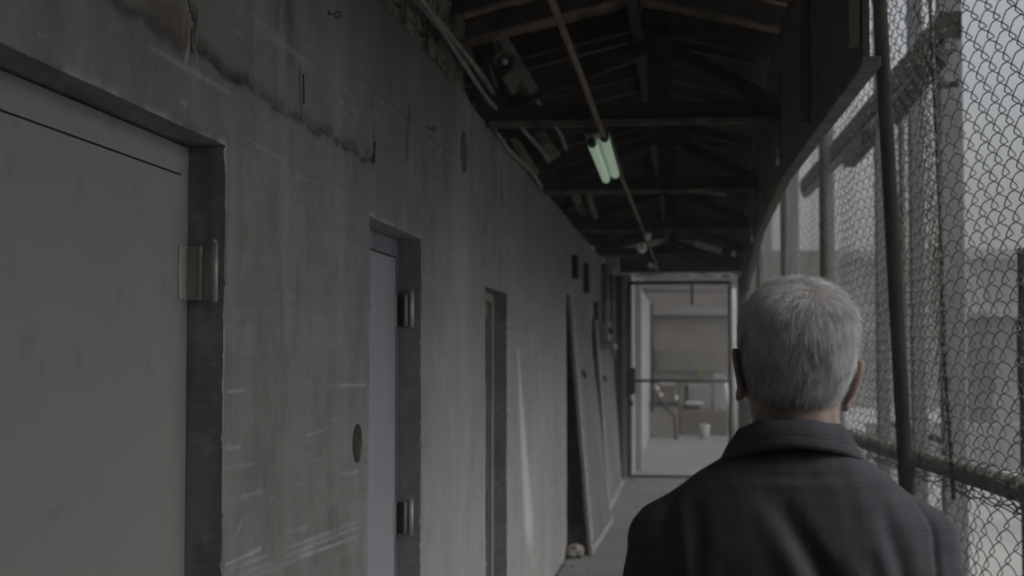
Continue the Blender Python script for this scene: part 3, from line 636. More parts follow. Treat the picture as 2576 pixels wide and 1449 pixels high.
MB().box(WX, WX + .14, 16.0, 16.7, 1.78, 2.0, .01).build('box_body', M['pipe_pale'], e); MB().box(WX, WX + .2, 16.1, 16.9, 1.70, 1.76, .01).build('box_shelf', M['panel_edge'], e)
for k in range(3): MB().tube([(WX + .14, 16.1 + .22 * k, 1.9), (WX + .18, 16.1 + .22 * k, 1.9)], .035, 10).build('knob', M['dark'], e, True)
o = MB().box(-1.0, -.84, 18.6, 19.4, CAMH + 1.08, CAMH + 1.30, .01).build('beam_casing', M['pipe_pale'], None); tag(o, 'pale square casing on top of the dark gate post', 'casing')

# ---------------------------------------------------------------- gate wall at the end
GY = 19.5
gp = MB().box(at(1541, 900, GY).x, at(1567, 900, GY).x, GY - .07, GY + .07, 0, CAMH + 1.05, .006).build('gate_post', M['wood_black'], None)
gp.data.materials[0] = mat('dark brown post', (.075, .07, .062), (.045, .042, .038), .8, 5, (1, 1, .3)); tag(gp, 'dark square timber post left of the wire gate', 'post')
o = MB().box(-.84, .86, GY - .06, GY + .06, CAMH + 1.09, CAMH + 1.36, .006).build('header_beam', M['wood'], None); tag(o, 'dark brown timber header across the walkway over the gate', 'beam')
o = MB().box(.70, .86, GY - .05, GY + .06, 0, CAMH + 1.08, .006).build('gate_post', M['galv'], None); tag(o, 'grey steel post at the right of the wire gate beside the man', 'post')
for (xx, l) in ((1788+40, 'white bulb fitting left one over the right gate corner'), (1858, 'white block lamp right one over the right gate corner')):
    c = at(xx - 2, 698 if xx < 1850 else 688, GY - .3); o = MB().box(c.x - .05, c.x + .05, c.y - .05, c.y + .05, c.z - .035, c.z + .035, .012).build('corner_light', M['bright_white'], None); tag(o, l, 'lamp')
gate = empty('wire_gate', (-.7, GY, 0), 'tall pipe framed wire gate with lock box at the end of the walkway', 'gate')
xl, xr = at(1582, 900, GY).x, at(1836, 900, GY).x; zt_, zm_ = CAMH + .955, CAMH - .335
for pts_ in ([(xl, GY, .03), (xl, GY, zt_)], [(xr, GY, .03), (xr, GY, zt_)]): MB().tube(pts_, .021, 10).build('gate_stile', M['galv'], gate, True)
for zz in (.04, zm_, zt_): MB().tube([(xl, GY, zz), (xr, GY, zz)], .019 if zz != zt_ else .024, 10).build('gate_rail', M['galv'], gate, True)
MB().box(xl - .03, xl + .085, GY - .10, GY - .022, CAMH - .51, CAMH - .165, .006).build('lock_box', M['dark'], gate)
MB().tube([(xl + .03, GY - .04, CAMH - .60), (xl + .03, GY - .04, CAMH - .66)], .03, 8).build('padlock', M['dark'], gate, True)
for zz in (CAMH + .28, CAMH - .53): MB().tube([(xl - .11, GY, zz), (xl - .0, GY, zz)], .012, 8).build('gate_latch', M['galv'], gate, True)

# ---------------------------------------------------------------- chain link
def FX(Y): return 1.25 - .022 * Y
def chain_mesh(name, parent, ya, yb, za, zb, posf, mat_, V=.078, H=.105, r=.0019, sides=4, segs=12, amp=.0075, zoff=0.):
    VV = []; FF = []; base = 0
    nw = int((yb - ya) / (H / 2)); n = int((zb - za) / V * segs)
    t = np.arange(n + 1) / segs
    for k in range(nw):
        y0_ = ya + (k + .5) * H / 2; ph = (k % 2) * .5
        a = 2 * math.pi * (t + ph)
        tri = .5 * np.arcsin(np.sin(a) * .985) / (math.pi / 2) * 1.03 + .5 * np.sin(a)
        u = y0_ + tri * (H / 4 + .0022); w = amp * np.tanh(2.6 * np.cos(a)); z = za + t * V
        jit = fbm(np.full_like(z, y0_ * 1.7 + zoff), z * 1.7, 3) - .5; jit2 = fbm(np.full_like(z, y0_ * 2.3 + 9 + zoff), z * 2.1, 3, 1) - .5
        u = u + jit * .06; z = z + jit2 * .05
        Pp = posf(u, z, w)
        T = np.gradient(Pp, axis=0); T /= np.linalg.norm(T, axis=1)[:, None]
        A_ = np.cross(T, np.array([1., .35, .1])); A_ /= np.linalg.norm(A_, axis=1)[:, None]; B_ = np.cross(T, A_)
        ring = np.stack([Pp + r * (A_ * math.cos(2 * math.pi * q / sides) + B_ * math.sin(2 * math.pi * q / sides)) for q in range(sides)], 1)
        VV.append(ring.reshape(-1, 3))
        i = np.arange(n)[:, None] * sides; q = np.arange(sides)[None]; q2 = (q + 1) % sides
        FF.append((np.stack([i + q, i + q2, i + sides + q2, i + sides + q], -1)).reshape(-1, 4) + base); base += (n + 1) * sides
    me = fastmesh(name, np.concatenate(VV), np.concatenate(FF)); o = link(name, me, mat_, parent, True); return o
fence = empty('walkway_fence', (FX(7), 7, 0), 'near chain link fence with leaning pipe post and sagging mid rail on the right', 'fence')
RAILZ = lambda Y: CAMH + float(np.interp(Y, [3, 5, 9, 20], [-.43, -.455, -.515, -.52]))
def lean(Y, z):      # post and mesh lean in with height
    return -.055 * (z - 1.1) * np.clip(1.0 - (Y - 7.4) / 6, 0.25, 1)
def pos_up(u, z, w):
    bul = .03 * np.sin(u * 1.9) * np.sin((z - 1.1) * 1.2) + .012 * np.sin(u * 5 + z * 3)
    return np.stack([FX(u) - .045 + w + bul * .6 + lean(u, z), u, z], 1)
def pos_low(u, z, w):
    sag = .06 * np.sin(u * 2.3) * np.clip(1.1 - z, 0, 1) + .03 * np.sin(u * 4.1 + 1)
    return np.stack([FX(u) - .045 + w + sag * .6, u + .05 * np.sin(z * 7 + u * 2) * np.clip(1.15 - z, 0, .3) * 3, z], 1)
chain_mesh('wire_mesh', fence, 3.4, 9.2, 1.12, 3.85, pos_up, M['wire'], r=.0026, V=.102, H=.185, amp=.016)
chain_mesh('wire_mesh', fence, 9.2, 19.4, 1.10, 3.3, pos_up, M['wire'], sides=3, segs=10, r=.0019, H=.24, V=.10, amp=.012)
chain_mesh('wire_mesh', fence, 3.4, 9.2, .02, 1.14, pos_low, M['wire'], V=.115, H=.20, zoff=4, r=.0025, amp=.014)
chain_mesh('wire_mesh', fence, 9.2, 19.4, .02, 1.12, pos_low, M['wire'], sides=3, segs=10, r=.0019, H=.24, V=.10, amp=.012)
# wires twisted round the rail
y = 3.6
while y < 9.5:
    s = MB()
    c = Vector((FX(y), y, RAILZ(y) + .01)); n = 9; sw = random.uniform(-.03, .03); Rr = random.uniform(.047, .050)
    s.tube([c + Vector((-Rr * math.cos(a), sw * (a / 3) + .01 * math.sin(a * 2), Rr * math.sin(a))) for a in np.linspace(-1.6, 1.9, n)], .0022, 4); y += random.uniform(.12, .26)
    s.build('tie_wire', M['wire'], fence, True)
for j in range(3):
    s = MB(); s.tube([(FX(y) - .052 + .01 * math.sin(y * 9 + j * 2), y, RAILZ(y) - .055 + .014 * math.sin(y * 7 + j * 2.1) + .01 * mnoise.noise(Vector((y * 6, j, 0)))) for y in np.arange(3.5, 9.6, .035)], .0028, 5); s.build('lacing_wire', M['wire'], fence, True)
MB().tube([(FX(y), y, RAILZ(y)) for y in np.arange(3.0, 19.4, .4)], .043, 20).build('mid_rail', mat('rail paint', (.19, .185, .17), (.11, .105, .095), .75, 8, c3=(.07, .06, .05), s3=12, t3=(.6, .72)), fence, True)
Yp = 6.9
MB().tube([(FX(Yp) - .10, Yp, -.02), (FX(Yp) - .10, Yp, 1.1), (FX(Yp) - .195, Yp - .02, CAMH + 1.66), (FX(Yp) - .23, Yp - .02, 4.0)], .034, 16).build('fence_post', mat('dark post paint', (.030, .029, .026), (.018, .017, .016), .85, 8, (1, 1, .4), c3=(.06, .055, .05), s3=9, t3=(.62, .74), spec=.1), fence, True)
for Yq in (3.3, 10.6, 13.8, 17.0, 19.3): MB().tube([(FX(Yq), Yq, -.02), (FX(Yq) - .03, Yq, 3.55)], .034, 14).build('fence_post', M['galv'], fence, True)
MB().tube([(FX(6.1) - .045, 6.1, 1.05), (FX(6.1) - .07, 6.11, 1.6), (FX(6.1) - .085, 6.08, 2.1), (FX(6.1) - .11, 6.08, 2.9), (FX(6.1) - .14, 6.08, 3.7)], .0085, 8).build('tension_bar', M['galv'], fence, True)
chain_mesh('edge_mesh', fence, 5.98, 6.22, 1.12, 3.7, lambda u, z, w: np.stack([FX(u) - .055 + w * 1.2 + lean(u, z), u, z + .02], 1), M['wire'], V=.085, H=.09, zoff=2, r=.0024)
MB().box(FX(3) - .06, FX(3) + .30, -1, 19.4, -.15, .035, .01).build('kerb', M['floor'], fence)

chain_mesh('gate_mesh', gate, xl + .02, xr - .02, .05, zt_ - .02, lambda u, z, w: np.stack([u, GY + w * .5, z], 1), M['wire'], V=.07, H=.07, r=.0014, sides=3, segs=6)
# outer structure: beam, posts, second mesh
OX = 1.75
bA, bB = atx(2025, 470, 1.38), atx(2392, 62, 1.38)
lb = MB().beam(bA, (bB.x, bB.y, bB.z), .10, .13, .006).build('longitudinal_beam', mat('dark olive beam', (.06, .06, .05), (.04, .04, .033)), None)
tag(lb, 'dark beam running outside the fence high above the leaning post', 'beam')
MB().beam(bA + Vector((.0, .0, -.10)), (bB.x, bB.y, bB.z - .10), .06, .045, .004).build('lower_flange', M['post_grey'], lb).parent = lb
q0, q1 = atx(2143, 398, 1.38), atx(2192, 340, 1.38)
o = MB().beam((1.36, q0.y, q0.z - .02), (1.36, q1.y, q1.z - .02), .09, .10, .006).build('hanger_block', M['dark'], lb)
for i, (x0, x1, Y_) in enumerate(((2366, 2425, 9.6), (2291, 2326, 11.0), (2204, 2236, 12.9), (2076, 2101, 17.4), (1984, 2011, 22.0), (1920, 1942, 27.5))):
    xa, xb = at(x0, 700, Y_).x, at(x1, 700, Y_).x
    o = MB().box(xa, xb, Y_ - .07, Y_ + .07, -.19, 4.6 + .1 * i, .008).build('square_post', M['post_grey'], None)
    tag(o, ['broad pale grey square post seen through the mesh at far right', 'second grey square post right of the leaning pipe post', 'grey square post mostly hidden by the leaning pipe post', 'grey square post with a dark pipe at its left edge', 'fifth grey square post, small, above the man\'s head', 'farthest grey square post beyond the fence, left of the others'][i], 'post', 'grey square posts outside the fence')
xa = at(2069, 700, 17.3).x
o = MB().tube([(xa, 17.3, -.19), (xa, 17.3, 4.6)], .034, 10).build('down_pipe', M['dark'], None, True); tag(o, 'dark pipe standing against the grey post above the man', 'pipe')
of = empty('outer_fence', (OX, 14, 0), 'second chain link fence layer outside the walkway behind the square posts', 'fence')
chain_mesh('wire_mesh', of, 10.3, 14.5, -.1, 3.9, lambda u, z, w: np.stack([np.full_like(u, OX + .10) + w + .03 * np.sin(u), u, z], 1), M['wire'], sides=3, segs=8, zoff=7, r=.0022, V=.095, H=.2, amp=.012)
for Yq in (13.0, 14.6): MB().tube([(OX + .13, Yq, -.19), (OX + .13, Yq, 4.1)], .03, 12).build('fence_post', M['galv'], of, True)
MB().tube([(OX + .13, 10.3, 1.0), (OX + .13, 14.6, 1.0)], .024, 10).build('rail', M['galv'], of, True)
# crossing braces at the upper right behind the mesh
o = MB().beam(at(2240, 300, 8.0), at(2362, 150, 8.0), .10, .10, .006).build('brace', M['dark'], None); tag(o, 'short dark diagonal brace behind the mesh right of the leaning post', 'brace')
o = MB().beam(at(2350, 215, 7.9), at(2412, 212, 7.9), .03, .03, .003).build('bracket_arm', M['dark'], None); tag(o, 'small dark horizontal arm with bolt at the broad post', 'bracket')

# ---------------------------------------------------------------- yard buildings to the right
bd = empty('far_building', (14, 52, 0), 'low grey concrete block with window bands across the yard', 'building')
BY = 52
MB().box(3.2, 46, BY, BY + 12, -.2, 4.9).build('wall', M['bld'], bd)
MB().box(2.9, 46.5, BY - .5, BY + 12.4, 4.92, 5.25).build('roof', M['bld_dark'], bd)
MB().box(3.2, 46, BY - .08, BY - .003, 3.0, 3.3).build('string_course', M['white2'], bd)
for k in range(20):
    for z0, z1 in ((3.5, 4.5), (.7, 2.5)):
        x = 4.2 + k * 2.05
        w = MB().box(x, x + 1.35, BY - .06, BY - .004, z0, z1).build('window', M['bld_dark'], bd)
        for c in range(3): MB().box(x + .06 + c * .43, x + .43 + c * .43, BY - .075, BY - .062, z0 + .08, z1 - .08).build('pane', M['glass'], w)
sh = empty('yard_shed', (7.5, 30, 0), 'dark flat roofed shed in the yard at the right edge behind the mesh', 'shed')
MB().box(6.05, 13, 30, 34, -.2, .95).build('base', M['bld'], sh); MB().box(6.1, 12.9, 30.05, 33.9, .95, 2.38).build('wall', M['bld_dark'], sh); MB().box(5.95, 13.1, 29.8, 34.1, 2.38, 2.5).build('roof', M['white2'], sh)
for k in range(5): MB().box(6.7 + k * 1.2, 7.5 + k * 1.2, 29.99, 30.04, 1.35, 2.1).build('window', M['glass'], sh)
o = MB().box(at(2560, 800, 8).x, at(2620, 800, 8).x, 7.96, 8.04, at(2570, 985, 8).z, at(2570, 800, 8).z, .01).build('sign_plate', M['galv'], None)
MB().tube([(at(2585, 800, 8).x, 8.08, -.19), (at(2585, 800, 8).x, 8.08, 2.2)], .03, 10).build('sign_pole', M['galv'], o); tag(o, 'dark metal plate sign cut off by the right edge of view', 'sign')
for c in ((2565, 808), (2568, 975)): MB().ball(at(c[0], c[1], 7.93), .012, 8, 6).build('bolt', M['dark'], o)
lw = MB().box(2.9, 40, 24, 24.3, -.2, .55).build('low_wall', M['white2'], None); tag(lw, 'long pale low wall across the yard beyond the fence', 'wall')
lw2 = MB().box(2.6, 3.6, 34, 48, -.2, 3.4).build('side_block', M['bld'], None); tag(lw2, 'tall narrow grey block beyond the fence behind the man', 'building')

# ---------------------------------------------------------------- beyond the gate
wb = empty('white_side_wall', (-.75, 25, 0), 'pale painted side wall beyond the gate on the left', 'wall')
MB().box(-1.2, -.70, GY + .4, 31.0, 0, CAMH + 1.10, .01).build('wall_body', M['white2'], wb)
MB().box(-.70, -.60, 21, 21.14, 0, CAMH + 1.1, .01).build('pilaster', M['white2'], wb)
MB().tube([(-.62, 28.3, .55), (-.62, 28.3, CAMH + 1.0)], .035, 10).build('down_pipe', M['dark'], wb, True)
MB().tube([(-.62, 28.3, .95), (-.20, 28.6, .45), (-.17, 28.6, 0)], .03, 8).build('branch_pipe', M['dark'], wb, True)
ew = empty('end_wall', (0, 31.4, 0), 'pinkish weathered wall closing the view far beyond the gate', 'wall')
MB().box(-2.2, 3.2, 31.3, 31.8, 0, CAMH + 2.2).build('wall_body', M['pink'], ew)
MB().box(-.9, 2.4, 31.18, 31.296, CAMH + .84, CAMH + .98, .01).build('string_course', M['bld_dark'], ew)
MB().box(-.6, .6, 31.26, 31.296, CAMH - .34, CAMH + .12, .004).build('patch', mat('green grey patch', (.185, .175, .16), (.15, .14, .13), .9, 3), ew)
MB().box(-.8, .8, 31.20, 31.29, 0.02, .62, .01).build('plinth', M['brown'], ew)
cr_ = MB().box(-.68, -.14, 29.4, 29.9, .0, .62, .01).build('wooden_crate', M['rock'], None); tag(cr_, 'pale tan crate on the floor at the left far beyond the gate', 'crate')
MB().box(-.70, -.12, 29.38, 29.92, .62, .70, .006).build('lid', M['dark'], cr_)
o = MB().box(-.1, .85, 30.3, 30.9, 0, .50, .01).build('storage_box', M['brown'], None); tag(o, 'long brown box against the end wall below the white tray', 'box')
s = MB().box(.02, .38, 30.35, 30.6, .60, .68, .02); o = s.build('tray', M['white'], None); tag(o, 'white tray standing on the brown box beyond the gate', 'tray')
MB().box(.10, .30, 30.4, 30.55, .502, .598).build('tray_foot', M['dark'], o)
s = MB(); s.tube([(.37, 29.0, 0), (.37, 29.0, .02), (.37, 29.0, .28), (.37, 29.0, .285)], [.085, .09, .12, .10], 16); o = s.build('bucket', M['panel_edge'], None, True); tag(o, 'white bucket standing on the floor beyond the gate', 'bucket')
MB().tube([(.37 + .115 * math.cos(a), 29.0, .28 + .10 * math.sin(a)) for a in np.linspace(0, math.pi, 12)], .006, 6).build('handle', M['dark'], o)
o = MB().tube([(.92, 29.2, .0), (.80, 29.7, 1.15)], .04, 10).build('leaning_pole', M['white'], None, True); tag(o, 'white pole leaning at the right beyond the gate', 'pole')
for i, (x, z, r_, l) in enumerate(((-.54, .98, .06, 'upper white bag on the dark pipe beyond the gate'), (-.46, .86, .05, 'lower white bag on the dark pipe beyond the gate'), (-.20, .84, .07, 'round white ball on the crate lid'))):
    o = MB().ball((x, 28.5 if i < 2 else 29.6, z if i < 2 else .77), (r_, r_, r_ * 1.05)).build('white_bag' if i < 2 else 'white_ball', M['white'], None, True); tag(o, l, 'bag' if i < 2 else 'ball')
for i, (x, z, sx, sz, m_, l) in enumerate(((-.35, .98, .14, .05, 'white', 'white carton on a dark pile left beyond the gate'), (.0, .95, .10, .16, 'yellow', 'yellowish sack in the pile beyond the gate'), (.34, 1.30, .05, .16, 'yellow', 'small yellow sheet pinned on the end wall'), (.25, .86, .28, .17, 'bld_dark', 'dark heap behind the white tray'), (-.42, .86, .24, .16, 'brown', 'brown carton stack on the crate beyond the gate'), (.70, .95, .12, .28, 'bld', 'grey board leaning on the end wall at the right'))):
    b0 = .705 if i == 4 else .502 if i in (1, 3, 5) else (1.03 if i == 0 else z - sz)
    if i == 0: o = MB().box(x - sx, x + sx, 29.5, 29.8, b0, b0 + .09, .01)
    elif i == 4: o = MB().box(x - sx, x + sx, 29.45, 29.85, b0, 1.025, .01)
    elif i == 2: o = MB().box(x - sx, x + sx, 31.15, 31.175, z - sz, z + sz, .002)
    else: o = MB().box(x - sx, x + sx, 30.65, 30.85, b0, z + sz, .02)
    o = o.build(['carton', 'sack', 'yellow_sheet', 'dark_heap', 'carton', 'grey_board'][i], M[m_], None); tag(o, l, ['carton', 'sack', 'sheet', 'heap', 'carton', 'board'][i])
o = MB().tube([(.80, 24.5, 0), (.80, 24.5, CAMH + 1.1)], .045, 12).build('white_post', M['white'], None, True); tag(o, 'thin white post beyond the gate near its right stile', 'post')
o = MB().tube([(.12, 22.9, CAMH + .78), (.12, 22.9, CAMH + 1.12)], .02, 8).build('hanging_pipe', M['dark'], None, True); tag(o, 'short dark pipe hanging from the roof beyond the gate', 'pipe')


# ---------------------------------------------------------------- the man
PX, PY = .157, 2.05
person = empty('person', (PX, PY, 0), 'grey haired man in a dark checked jacket walking away, seen from behind', 'person')
def union(name, me, voxel, smooth_it=6, fac=.5):
    o = bpy.data.objects.new(name, me); COL.objects.link(o)
    r = o.modifiers.new('r', 'REMESH'); r.mode = 'VOXEL'; r.voxel_size = voxel
    sm = o.modifiers.new('s', 'SMOOTH'); sm.factor = fac; sm.iterations = smooth_it
    dg = bpy.context.evaluated_depsgraph_get(); m2 = bpy.data.meshes.new_from_object(o.evaluated_get(dg))
    bpy.data.objects.remove(o); bpy.data.meshes.remove(me); return m2
def loft(rings, n=48, p=2.2):
    """rings: (z, cx, cy, a, back, front)"""
    s = MB(); vs = []
    for z, cx, cy_, a, b, f in rings:
        for k in range(n):
            th = 2 * math.pi * k / n; c, s_ = math.cos(th), math.sin(th)
            q = (abs(c) ** p + abs(s_) ** p) ** (-1 / p)
            vs.append((cx + a * c * q, cy_ + (f if s_ > 0 else b) * s_ * q, z))
    N = len(rings)
    s.add(vs, [(i * n + k, i * n + (k + 1) % n, (i + 1) * n + (k + 1) % n, (i + 1) * n + k) for i in range(N - 1) for k in range(n)] + [tuple(range(n))[::-1], tuple((N - 1) * n + k for k in range(n))])
    return s
def interp_rings(r, m=6):
    r = np.array(r); t = np.arange(len(r)); tt = np.linspace(0, len(r) - 1, (len(r) - 1) * m + 1)
    # catmull-ish smoothing
    out = np.stack([np.interp(tt, t, r[:, c]) for c in range(r.shape[1])], 1)
    for _ in range(3): out[1:-1] = (out[:-2] + 2 * out[1:-1] + out[2:]) / 4
    return [tuple(x) for x in out]
def capsule(s, a, b, ra, rb, n=16):
    a, b = Vector(a), Vector(b); d = (b - a).normalized(); pts = []; rs = []
    for t in np.linspace(-1, 0, 6): pts.append(a + d * ra * math.sin(t * math.pi / 2)); rs.append(max(.001, ra * math.cos(t * math.pi / 2)))
    for t in (.25, .5, .75): pts.append(a.lerp(b, t)); rs.append(ra + (rb - ra) * t)
    for t in np.linspace(0, 1, 6): pts.append(b + d * rb * math.sin(t * math.pi / 2)); rs.append(max(.001, rb * math.cos(t * math.pi / 2)))
    s.tube(pts, rs, n)
# head in its own frame, then rolled a little to the right
HC = Vector((PX - .004, PY, CAMH + .001)); HM = Matrix.Translation(HC) @ Matrix.Rotation(R(5.5), 4, 'Y') @ Matrix.Rotation(R(3), 4, 'Z') @ Matrix.Rotation(R(4), 4, 'X') @ Matrix.Diagonal((.975, 1, 1, 1))
hr = [(-.128, 0, .060, .020, .02, .020), (-.120, 0, .050, .034, .04, .040), (-.100, 0, .02, .052, .050, .068), (-.080, 0, .005, .058, .058, .084), (-.055, 0, 0, .064, .074, .088), (-.03, 0, 0, .0705, .086, .089), (0, 0, 0, .0755, .094, .089),
      (.028, 0, 0, .0772, .096, .087), (.050, 0, 0, .0755, .092, .082), (.070, 0, -.002, .068, .082, .072), (.085, 0, -.004, .056, .066, .058), (.096, 0, -.006, .039, .046, .040), (.1025, 0, -.008, .017, .02, .018)]
head = loft(interp_rings(hr, 4), 48, 2.15)
head.ball((0, .094, -.03), (.012, .020, .022)); head.ball((0, .088, -.005), (.009, .012, .03)); head.ball((0, .086, -.078), (.022, .010, .008)); head.ball((0, .080, -.108), (.024, .018, .016))
for sx in (-1, 1):
    head.ball((sx * .030, .078, .002), (.018, .012, .010)); head.ball((sx * .030, .082, .020), (.024, .010, .007))
    # ear: rim, lobe, shallow back
    for k in range(18):
        a = -2.3 + k / 17 * 4.3
        c = Vector((sx * (.0785 + .009 * math.sin(a) + .004 * math.cos(a)), -.008 - .013 * math.cos(a), -.031 + .029 * math.sin(a))); head.ball(c, .0052, 8, 6)
    head.ball((sx * .078, -.004, -.028), (.0048, .014, .028), M=Matrix.Rotation(sx * R(24), 4, 'Z') @ Matrix.Rotation(sx * R(15), 4, 'Y'))
    head.ball((sx * .0745, -.002, -.062), (.006, .0085, .011))
vh = [tuple(HM @ Vector(v)) for v in head.v]
HX = PX - .006; PX = PX - .013
body = MB(); body.add(vh, head.f)
capsule(body, (HX + .002, PY + .0, CAMH - .05), (HX - .004, PY - .010, CAMH - .17), .056, .064, 32)
body.add(*(lambda l: (l.v, l.f))(loft([(1.50, PX, PY, .055, .05, .05), (1.47, PX, PY, .11, .06, .06), (1.42, PX, PY, .16, .08, .08), (1.25, PX, PY, .165, .10, .10), (1.05, PX, PY, .15, .10, .10), (.92, PX, PY, .155, .10, .09), (.84, PX, PY, .15, .10, .09)], 32)))
armj = {}
for sx in (-1, 1):
    sh_, el, wr = Vector((PX + sx * .160, PY, 1.370)), Vector((PX + sx * .218, PY - .03 * sx - .01, 1.095)), Vector((PX + sx * .225, PY + .06 - .03 * sx, .85)); armj[sx] = (sh_, el, wr)
    capsule(body, sh_, el, .040, .034); capsule(body, el, wr, .036, .025)
    hip, kn, an = Vector((PX + sx * .085, PY, .86)), Vector((PX + sx * .09, PY + .10 * sx + .03, .47)), Vector((PX + sx * .09, PY + .20 * sx - .05, .10))
    capsule(body, hip, kn, .078, .052); capsule(body, kn, an, .050, .034); armj[('l', sx)] = (hip, kn, an)
    capsule(body, an, an + Vector((0, .12, -.05)), .034, .03)
    # hand with five fingers
    pc = wr + Vector((0, .012, -.055)); body.ball(pc, (.015, .036, .048))
    for k, (oy, L) in enumerate(((.030, .070), (.011, .078), (-.008, .073), (-.026, .058))):
        f0 = pc + Vector((0, oy, -.035)); f1 = f0 + Vector((-sx * .004, .004, -L * .5)); f2 = f1 + Vector((-sx * .018, .004, -L * .42))
        capsule(body, f0, f1, .0092, .0082, 8); capsule(body, f1, f2, .0082, .0068, 8)
    t0 = pc + Vector((-sx * .004, .030, .012)); t1 = t0 + Vector((-sx * .010, .026, -.032)); t2 = t1 + Vector((-sx * .012, .006, -.028))
    capsule(body, t0, t1, .012, .0098, 8); capsule(body, t1, t2, .0098, .0078, 8)
bme = union('body', body.mesh('body_raw'), .0034, 4)
sk = bpy.data.materials.new('skin'); nt, N, L, P = nodes(sk)
P.inputs['Roughness'].default_value = .5; P.inputs['Subsurface Weight'].default_value = .35; P.inputs['Subsurface Radius'].default_value = (.012, .004, .002); P.inputs['Subsurface Scale'].default_value = .6
tc = N.new('ShaderNodeTexCoord'); n1 = N.new('ShaderNodeTexNoise'); n1.inputs['Scale'].default_value = 55; n1.inputs['Detail'].default_value = 6; L.new(tc.outputs['Object'], n1.inputs[0])
cr = N.new('ShaderNodeValToRGB'); cr.color_ramp.elements[0].color = (.235, .178, .155, 1); cr.color_ramp.elements[1].color = (.33, .262, .235, 1); cr.color_ramp.elements[0].position = .35; cr.color_ramp.elements[1].position = .65
L.new(n1.outputs[0], cr.inputs[0])
ea = N.new('ShaderNodeAttribute'); ea.attribute_name = 'ear'; mx = N.new('ShaderNodeMixRGB'); mx.inputs[2].default_value = (.36, .19, .16, 1); L.new(ea.outputs['Fac'], mx.inputs[0]); L.new(cr.outputs[0], mx.inputs[1]); L.new(mx.outputs[0], P.inputs['Base Color'])
b = N.new('ShaderNodeBump'); b.inputs['Strength'].default_value = .3; b.inputs['Distance'].default_value = .0015; L.new(n1.outputs[0], b.inputs['Height']); L.new(b.outputs[0], P.inputs['Normal'])
bo = link('body', bme, sk, person, True)
nv = len(bme.vertices); co = np.empty(nv * 3); bme.vertices.foreach_get('co', co); co = co.reshape(-1, 3)
HI = np.array(HM.inverted()); loc = co @ HI[:3, :3].T + HI[:3, 3]
a_ = bme.attributes.new('ear', 'FLOAT', 'POINT'); a_.data.foreach_set('value', (np.clip((np.abs(loc[:, 0]) - .074 - .15 * (loc[:, 2] + .03)) / .006, 0, 1) * (np.abs(loc[:, 2] + .03) < .05) * .42).astype(np.float32))
for sx in (-1, 1):
    e = MB().ball(HM @ Vector((sx * .030, .086, .002)), .0085, 16, 10).build('eye', M['bright_white'], person, True)

# hair: short grey strands combed down, thin at the crown
no = np.empty(nv * 3); bme.vertices.foreach_get('normal', no); no = no.reshape(-1, 3)
nf = len(bme.polygons); fv = np.array([p.vertices[:3] for p in bme.polygons]) if nf < 400000 else None
cen = loc[fv].mean(1)
def hairmask(q):
    x, y, z = q[:, 0], q[:, 1], q[:, 2]
    line = np.where(y < -.02, -.074 + .012 * np.abs(x) / .06, -.045 + (y + .02) * .9)     # hairline
    m = np.clip((z - line + .010 * (fbm(x * 90 + 40, y * 90 + z * 60 + 40, 2) - .5)) / .034, 0, 1) ** 1.3
    m *= ~((np.abs(x) > .0755 + .1 * (z + .03)) & (np.abs(z + .03) < .045))
    m *= ~((y > .055) & (z < .068))
    crown = np.exp(-(((x - .014) / .036) ** 2 + ((y + .055) / .034) ** 2 + ((z - .074) / .028) ** 2)); m = m * (1 - .55 * crown)
    return m
ok = np.where((hairmask(cen) > .02) & (cen[:, 2] > -.1) & (np.abs(cen[:, 0]) < .095) & (np.abs(cen[:, 1]) < .12))[0]
rng = np.random.RandomState(5)
NS = 50000
pick = ok[rng.randint(0, len(ok), NS * 2)]; w = rng.dirichlet((1, 1, 1), NS * 2)
root = (co[fv[pick]] * w[:, :, None]).sum(1); nrm = (no[fv[pick]] * w[:, :, None]).sum(1); rl = root @ HI[:3, :3].T + HI[:3, 3]
kp = rng.rand(len(root)) < hairmask(rl); root, nrm, rl = root[kp][:NS], nrm[kp][:NS], rl[kp][:NS]; n = len(root)
nrm /= np.linalg.norm(nrm, axis=1)[:, None]
# comb direction: away from the crown whorl, then down
whorl = np.array([.012, -.060, .085]); away = rl - whorl; away /= np.linalg.norm(away, axis=1)[:, None] + 1e-6
down = np.array([0, -.1, -1.]); dl = away * .55 + down * np.clip(1.3 - rl[:, 2:3] * 9, .25, 1.6)
top = np.clip((rl[:, 2:3] - .05) / .04, 0, 1) * np.clip((rl[:, 1:2] + .04) / .04, 0, 1); dl = dl * (1 - top) + np.array([.35, .8, .1]) * top
clump = np.stack([vnoise(rl[:, 0] * 260 + 31, rl[:, 1] * 60 + rl[:, 2] * 60, c) for c in (0, 1)], 1) - .5
dl = dl + np.stack([clump[:, 0], clump[:, 1] * .4, clump[:, 0] * .3], 1) * 1.3 + rng.normal(0, .34, (n, 3))
Rm = np.array(HM)[:3, :3]; d = dl @ Rm.T; d -= nrm * (d * nrm).sum(1)[:, None]; d /= np.linalg.norm(d, axis=1)[:, None] + 1e-9
zl = rl[:, 2]; Ln = np.clip(.008 + (zl + .07) * .13, .005, .020) * rng.uniform(.6, 1.35, n)
lift = np.clip(.34 + rng.normal(0, .20, n) + top[:, 0] * .25, .08, 1.2)
K = 5; pts = np.zeros((n, K, 3))
for k in range(K):
    t = k / (K - 1); out = (t - .45 * t * t) * lift; pts[:, k] = root - nrm * .0015 + d * (Ln * t)[:, None] + nrm * (Ln * out * .9)[:, None] + np.array([0, 0, -1.]) * (Ln * .18 * t * t)[:, None]
hc = bpy.data.hair_curves.new('hair'); hc.add_curves([K] * n); hc.attributes['position'].data.foreach_set('vector', pts.astype(np.float32).ravel())
